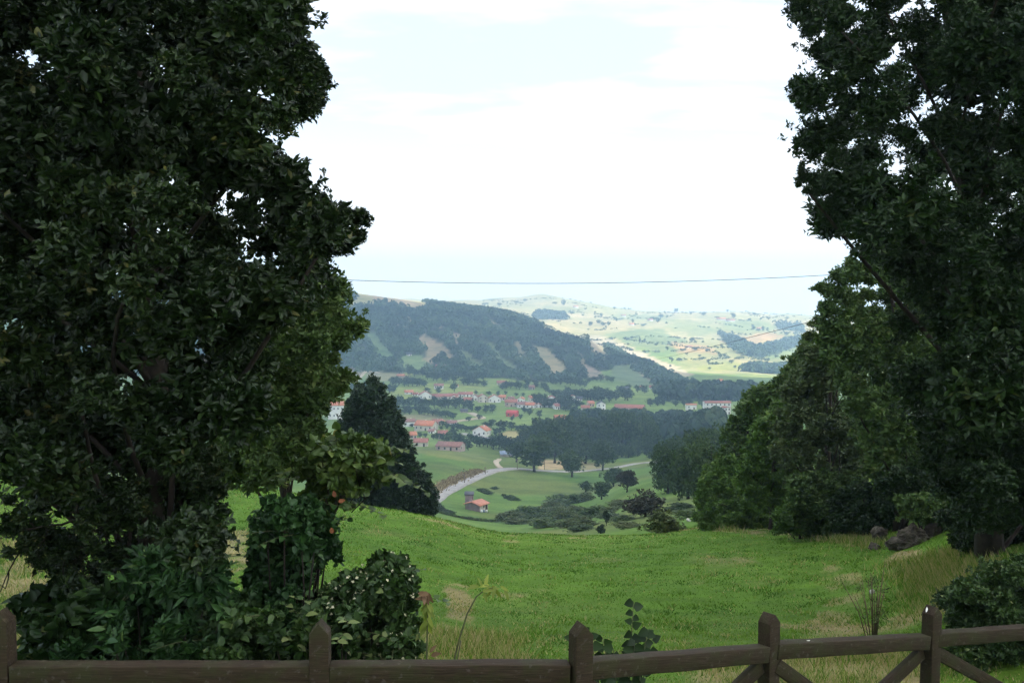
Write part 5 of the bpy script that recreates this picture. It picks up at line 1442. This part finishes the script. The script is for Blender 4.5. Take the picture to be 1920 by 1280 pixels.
def sample_forest():
    rng = np.random.default_rng(91)
    n = 62000
    Y = rng.uniform(1120, 2120, n); px = rng.uniform(120, 1430, n)
    keepp = rng.random(n) < (Y / 2120)
    Y, px = Y[keepp], px[keepp]
    u = (px - 960) / F; X = u * Y; Z = H(X, Y); px, py = project(X, Y, Z)
    nB = fbm(X / 60, Y / 60, 4, 31); jx, jy = (nB - .5) * 26, (fbm(X / 45, Y / 45, 3, 51) - .5) * 16
    ok = in_poly(px + jx, py + jy, FOREST)
    for poly, c in BARE: ok &= ~in_poly(px + jx * .6, py + jy * .5, poly)
    ok &= fbm(X / 35, Y / 35, 3, 97) > .30
    P = np.c_[X, Y, Z - .3][ok]
    return P[rng.permutation(len(P))[:10600]]
FP = sample_forest()
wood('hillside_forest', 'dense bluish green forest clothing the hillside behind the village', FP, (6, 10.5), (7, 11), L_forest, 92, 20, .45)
def poly_wood(poly, n, seed, y0, y1):
    rng = np.random.default_rng(seed); out = []
    while len(out) < n:
        Y = rng.uniform(y0, y1, 4000); px = rng.uniform(min(p[0] for p in poly), max(p[0] for p in poly), 4000)
        X = (px - 960) / F * Y; Z = H(X, Y); a, b = project(X, Y, Z)
        ok = in_poly(a, b, poly)
        if not ok.any(): return np.array(out)
        out += list(np.c_[X, Y, Z][ok])
    return np.array(out[:n])
wood('plantation_wood', 'dark pine plantation spreading across the valley floor right of the village', poly_wood([(1066,800),(1110,796),(1200,798),(1360,806),(1380,838),(1230,842),(1150,832),(1080,830)], 520, 93, 560, 900), (10, 14.5), (8, 12), L_far, 94, 50, .6)
wood('riverside_wood', 'dark belt of trees along the foot of the far spur', poly_wood([(1236,746),(1420,742),(1420,752),(1310,752),(1240,754)], 200, 95, 850, 1400), (12, 18), (10, 14), L_far, 96, 30, .3)
wood('far_copse', 'blue green copses lying across the sunlit far hills', np.vstack([poly_wood(p, n, 97 + i, 1650, 3600) for i, ((p, c), n) in enumerate(zip(FARCOPSE, (380, 150, 60, 240)))]), (9, 14), (11, 17), L_far, 98, 14, .2)

def far_hedges():
    rng = np.random.default_rng(99); n = 60000
    Y = rng.uniform(1750, 3700, n); X = rng.uniform(-.06, .33, n) * Y
    a = X / 170 + 0.5 * np.sin(Y / 110); b = Y / 150 + 0.5 * np.sin(X / 95)
    da, db = abs(a - np.round(a)) * 170, abs(b - np.round(b)) * 150
    ok = (np.minimum(da, db) < 3.0) & (fbm(X / 120, Y / 120, 2, 5) > .53) & (rng.random(n) < .8)
    X, Y = X[ok], Y[ok]; Z = H(X, Y); px, py = project(X, Y, Z)
    k_ = (px > 900) & (py < 712)
    return np.c_[X, Y, Z][k_][:1500]
wood('far_hedges', 'thin broken hedges dividing the pale fields of the far hills', far_hedges(), (2.5, 6), (4, 9), L_far, 101, 10, 0)

# ------------------------------------------------------------------ poles and wires
def pole(px, pyb, hpx, label, pos=None, h=None):
    g = ground(px, pyb, 120) if pos is None else pos
    h = h or hpx * g[1] / F
    t = thing('utility_pole', label, 'utility pole', g)
    m = MB(); m.tube([(0, 0, -.5), (0, 0, h * .5), (0, 0, h)], [.16, .14, .11], 8); obj('pole', m.mesh('pole', M_pole, True), t)
    m = MB(); m.box(-.75, .75, -.06, .06, h - .5, h - .36); obj('crossarm', m.mesh('crossarm', M_pole), t)
    for x in (-.6, 0, .6):
        m = MB(); m.tube([(x, 0, h - .36), (x, 0, h - .12)], [.05, .035], 6); obj('insulator', m.mesh('insulator', M_frame), t)
    return g + np.array([0, 0, h - .12])
pole(970, 880, 20, 'wooden pole beside the lane where the dirt track joins')
pole(1021, 882, 22, 'thin wooden pole in front of the straw bank')
pole(871, 906, 18, 'wooden pole on the lane above the barn')
pole(910, 890, 15, 'short wooden pole at the bend of the lane')
def wire(a, b, sag, r, label, via=None):
    t = np.linspace(0, 1, 60)[:, None]
    p = np.asarray(a) * (1 - t) + np.asarray(b) * t; p[:, 2] -= sag * 4 * t[:, 0] * (1 - t[:, 0])
    m = MB(); m.tube(p - p[0], r, 5)
    return tag(obj('overhead_wire', m.mesh('overhead_wire', M_wire), loc=p[0]), label, 'wire')
Yw = 70
pA = at(330, 508, Yw); pB = at(1830, 496, Yw)
for p, lb in ((pA, 'tall wooden pole hidden behind the overhanging tree'), (pB, 'tall wooden pole hidden in the right-hand wood')):
    g = np.array([p[0], p[1], float(H(p[0], p[1]))]); pole(0, 0, 0, lb, g, p[2] - g[2] + .12)
mid = (pA + pB) / 2; tgt = at(1030, 531, Yw)
wire(pA, pB, mid[2] - tgt[2], 0.022, 'thin dark cable strung across the whole valley under the sky')
pC = at(1830, 496, Yw); g = ground(1146, 694, 1000)
pD = pole(0, 0, 0, 'distant wooden pole on the hillside field where the far cable ends', g, 9.0)
end = pD
a0 = at(1620, 577, 160); gz = float(H(a0[0], a0[1]))
pole(0, 0, 0, 'wooden pole rising out of the sloping wood, far cable attached', np.array([a0[0], a0[1], gz]), max(6.0, a0[2] - gz + .12))
wire(a0, end, 3.5, 0.06, 'faint second cable sloping down in front of the pale far hills')

# ------------------------------------------------------------------ broken cloud overhead (its shade lies on the near hills)
k = NT('cloud_vapour')
dfm = k.n('ShaderNodeBsdfDiffuse', {0: (0.97, 0.975, 0.98, 1)}); trm = k.n('ShaderNodeBsdfTranslucent', {0: (0.97, 0.975, 0.98, 1)})
mx = k.n('ShaderNodeMixShader', {0: 0.86}); k.t.links.new(dfm.outputs[0], mx.inputs[1]); k.t.links.new(trm.outputs[0], mx.inputs[2])
M_cloud = k.done(mx)
def cloud(cx, cy, cz, rx, ry, rz_, seed):
    v, f = ico(5); v = v.copy()
    v *= (1 + .5 * (fbm(v[:, 0] * 2.2 + seed, v[:, 1] * 2.2 + v[:, 2], 4, seed) - .5))[:, None]
    v = v * [rx, ry, rz_]; v[:, 2] = np.where(v[:, 2] < 0, v[:, 2] * .35, v[:, 2])
    o = obj('cloud', mesh_np('cloud', v, [f], M_cloud, smooth_=True), loc=(cx, cy, cz))
    tag(o, kind='structure')
CH = 1000.0
sx, sy = TO_SUN[0] / TO_SUN[2] * CH, TO_SUN[1] / TO_SUN[2] * CH
for (gx_, gy_, rx, ry, s_) in [(-250, 700, 900, 800, 1), (-500, 1450, 700, 480, 2), (150, 200, 700, 650, 3), (250, 1050, 420, 420, 4), (-900, 300, 700, 700, 5), (700, 0, 600, 700, 6)]:
    cloud(gx_ + sx, gy_ + sy, CH, rx, ry, 130, s_)

# ------------------------------------------------------------------ haze
zmin = float(ZZ.min()) - 1.2
zmax = max(float(ZZ.max()), 12.0) + 25
m = MB(); m.box(-7700, 7700, -20, 5160, zmin, zmax)
k = NT('haze'); vol = k.n('ShaderNodeVolumePrincipled', {'Color': (0.52, 0.74, 1.0, 1), 'Density': 0.00029, 'Anisotropy': 0.25})
k.t.links.new(vol.outputs[0], k.out.inputs['Volume'])
hz = obj('haze', m.mesh('haze', k.m)); tag(hz, 'pale blue summer haze filling the valley', 'haze', kind='stuff')
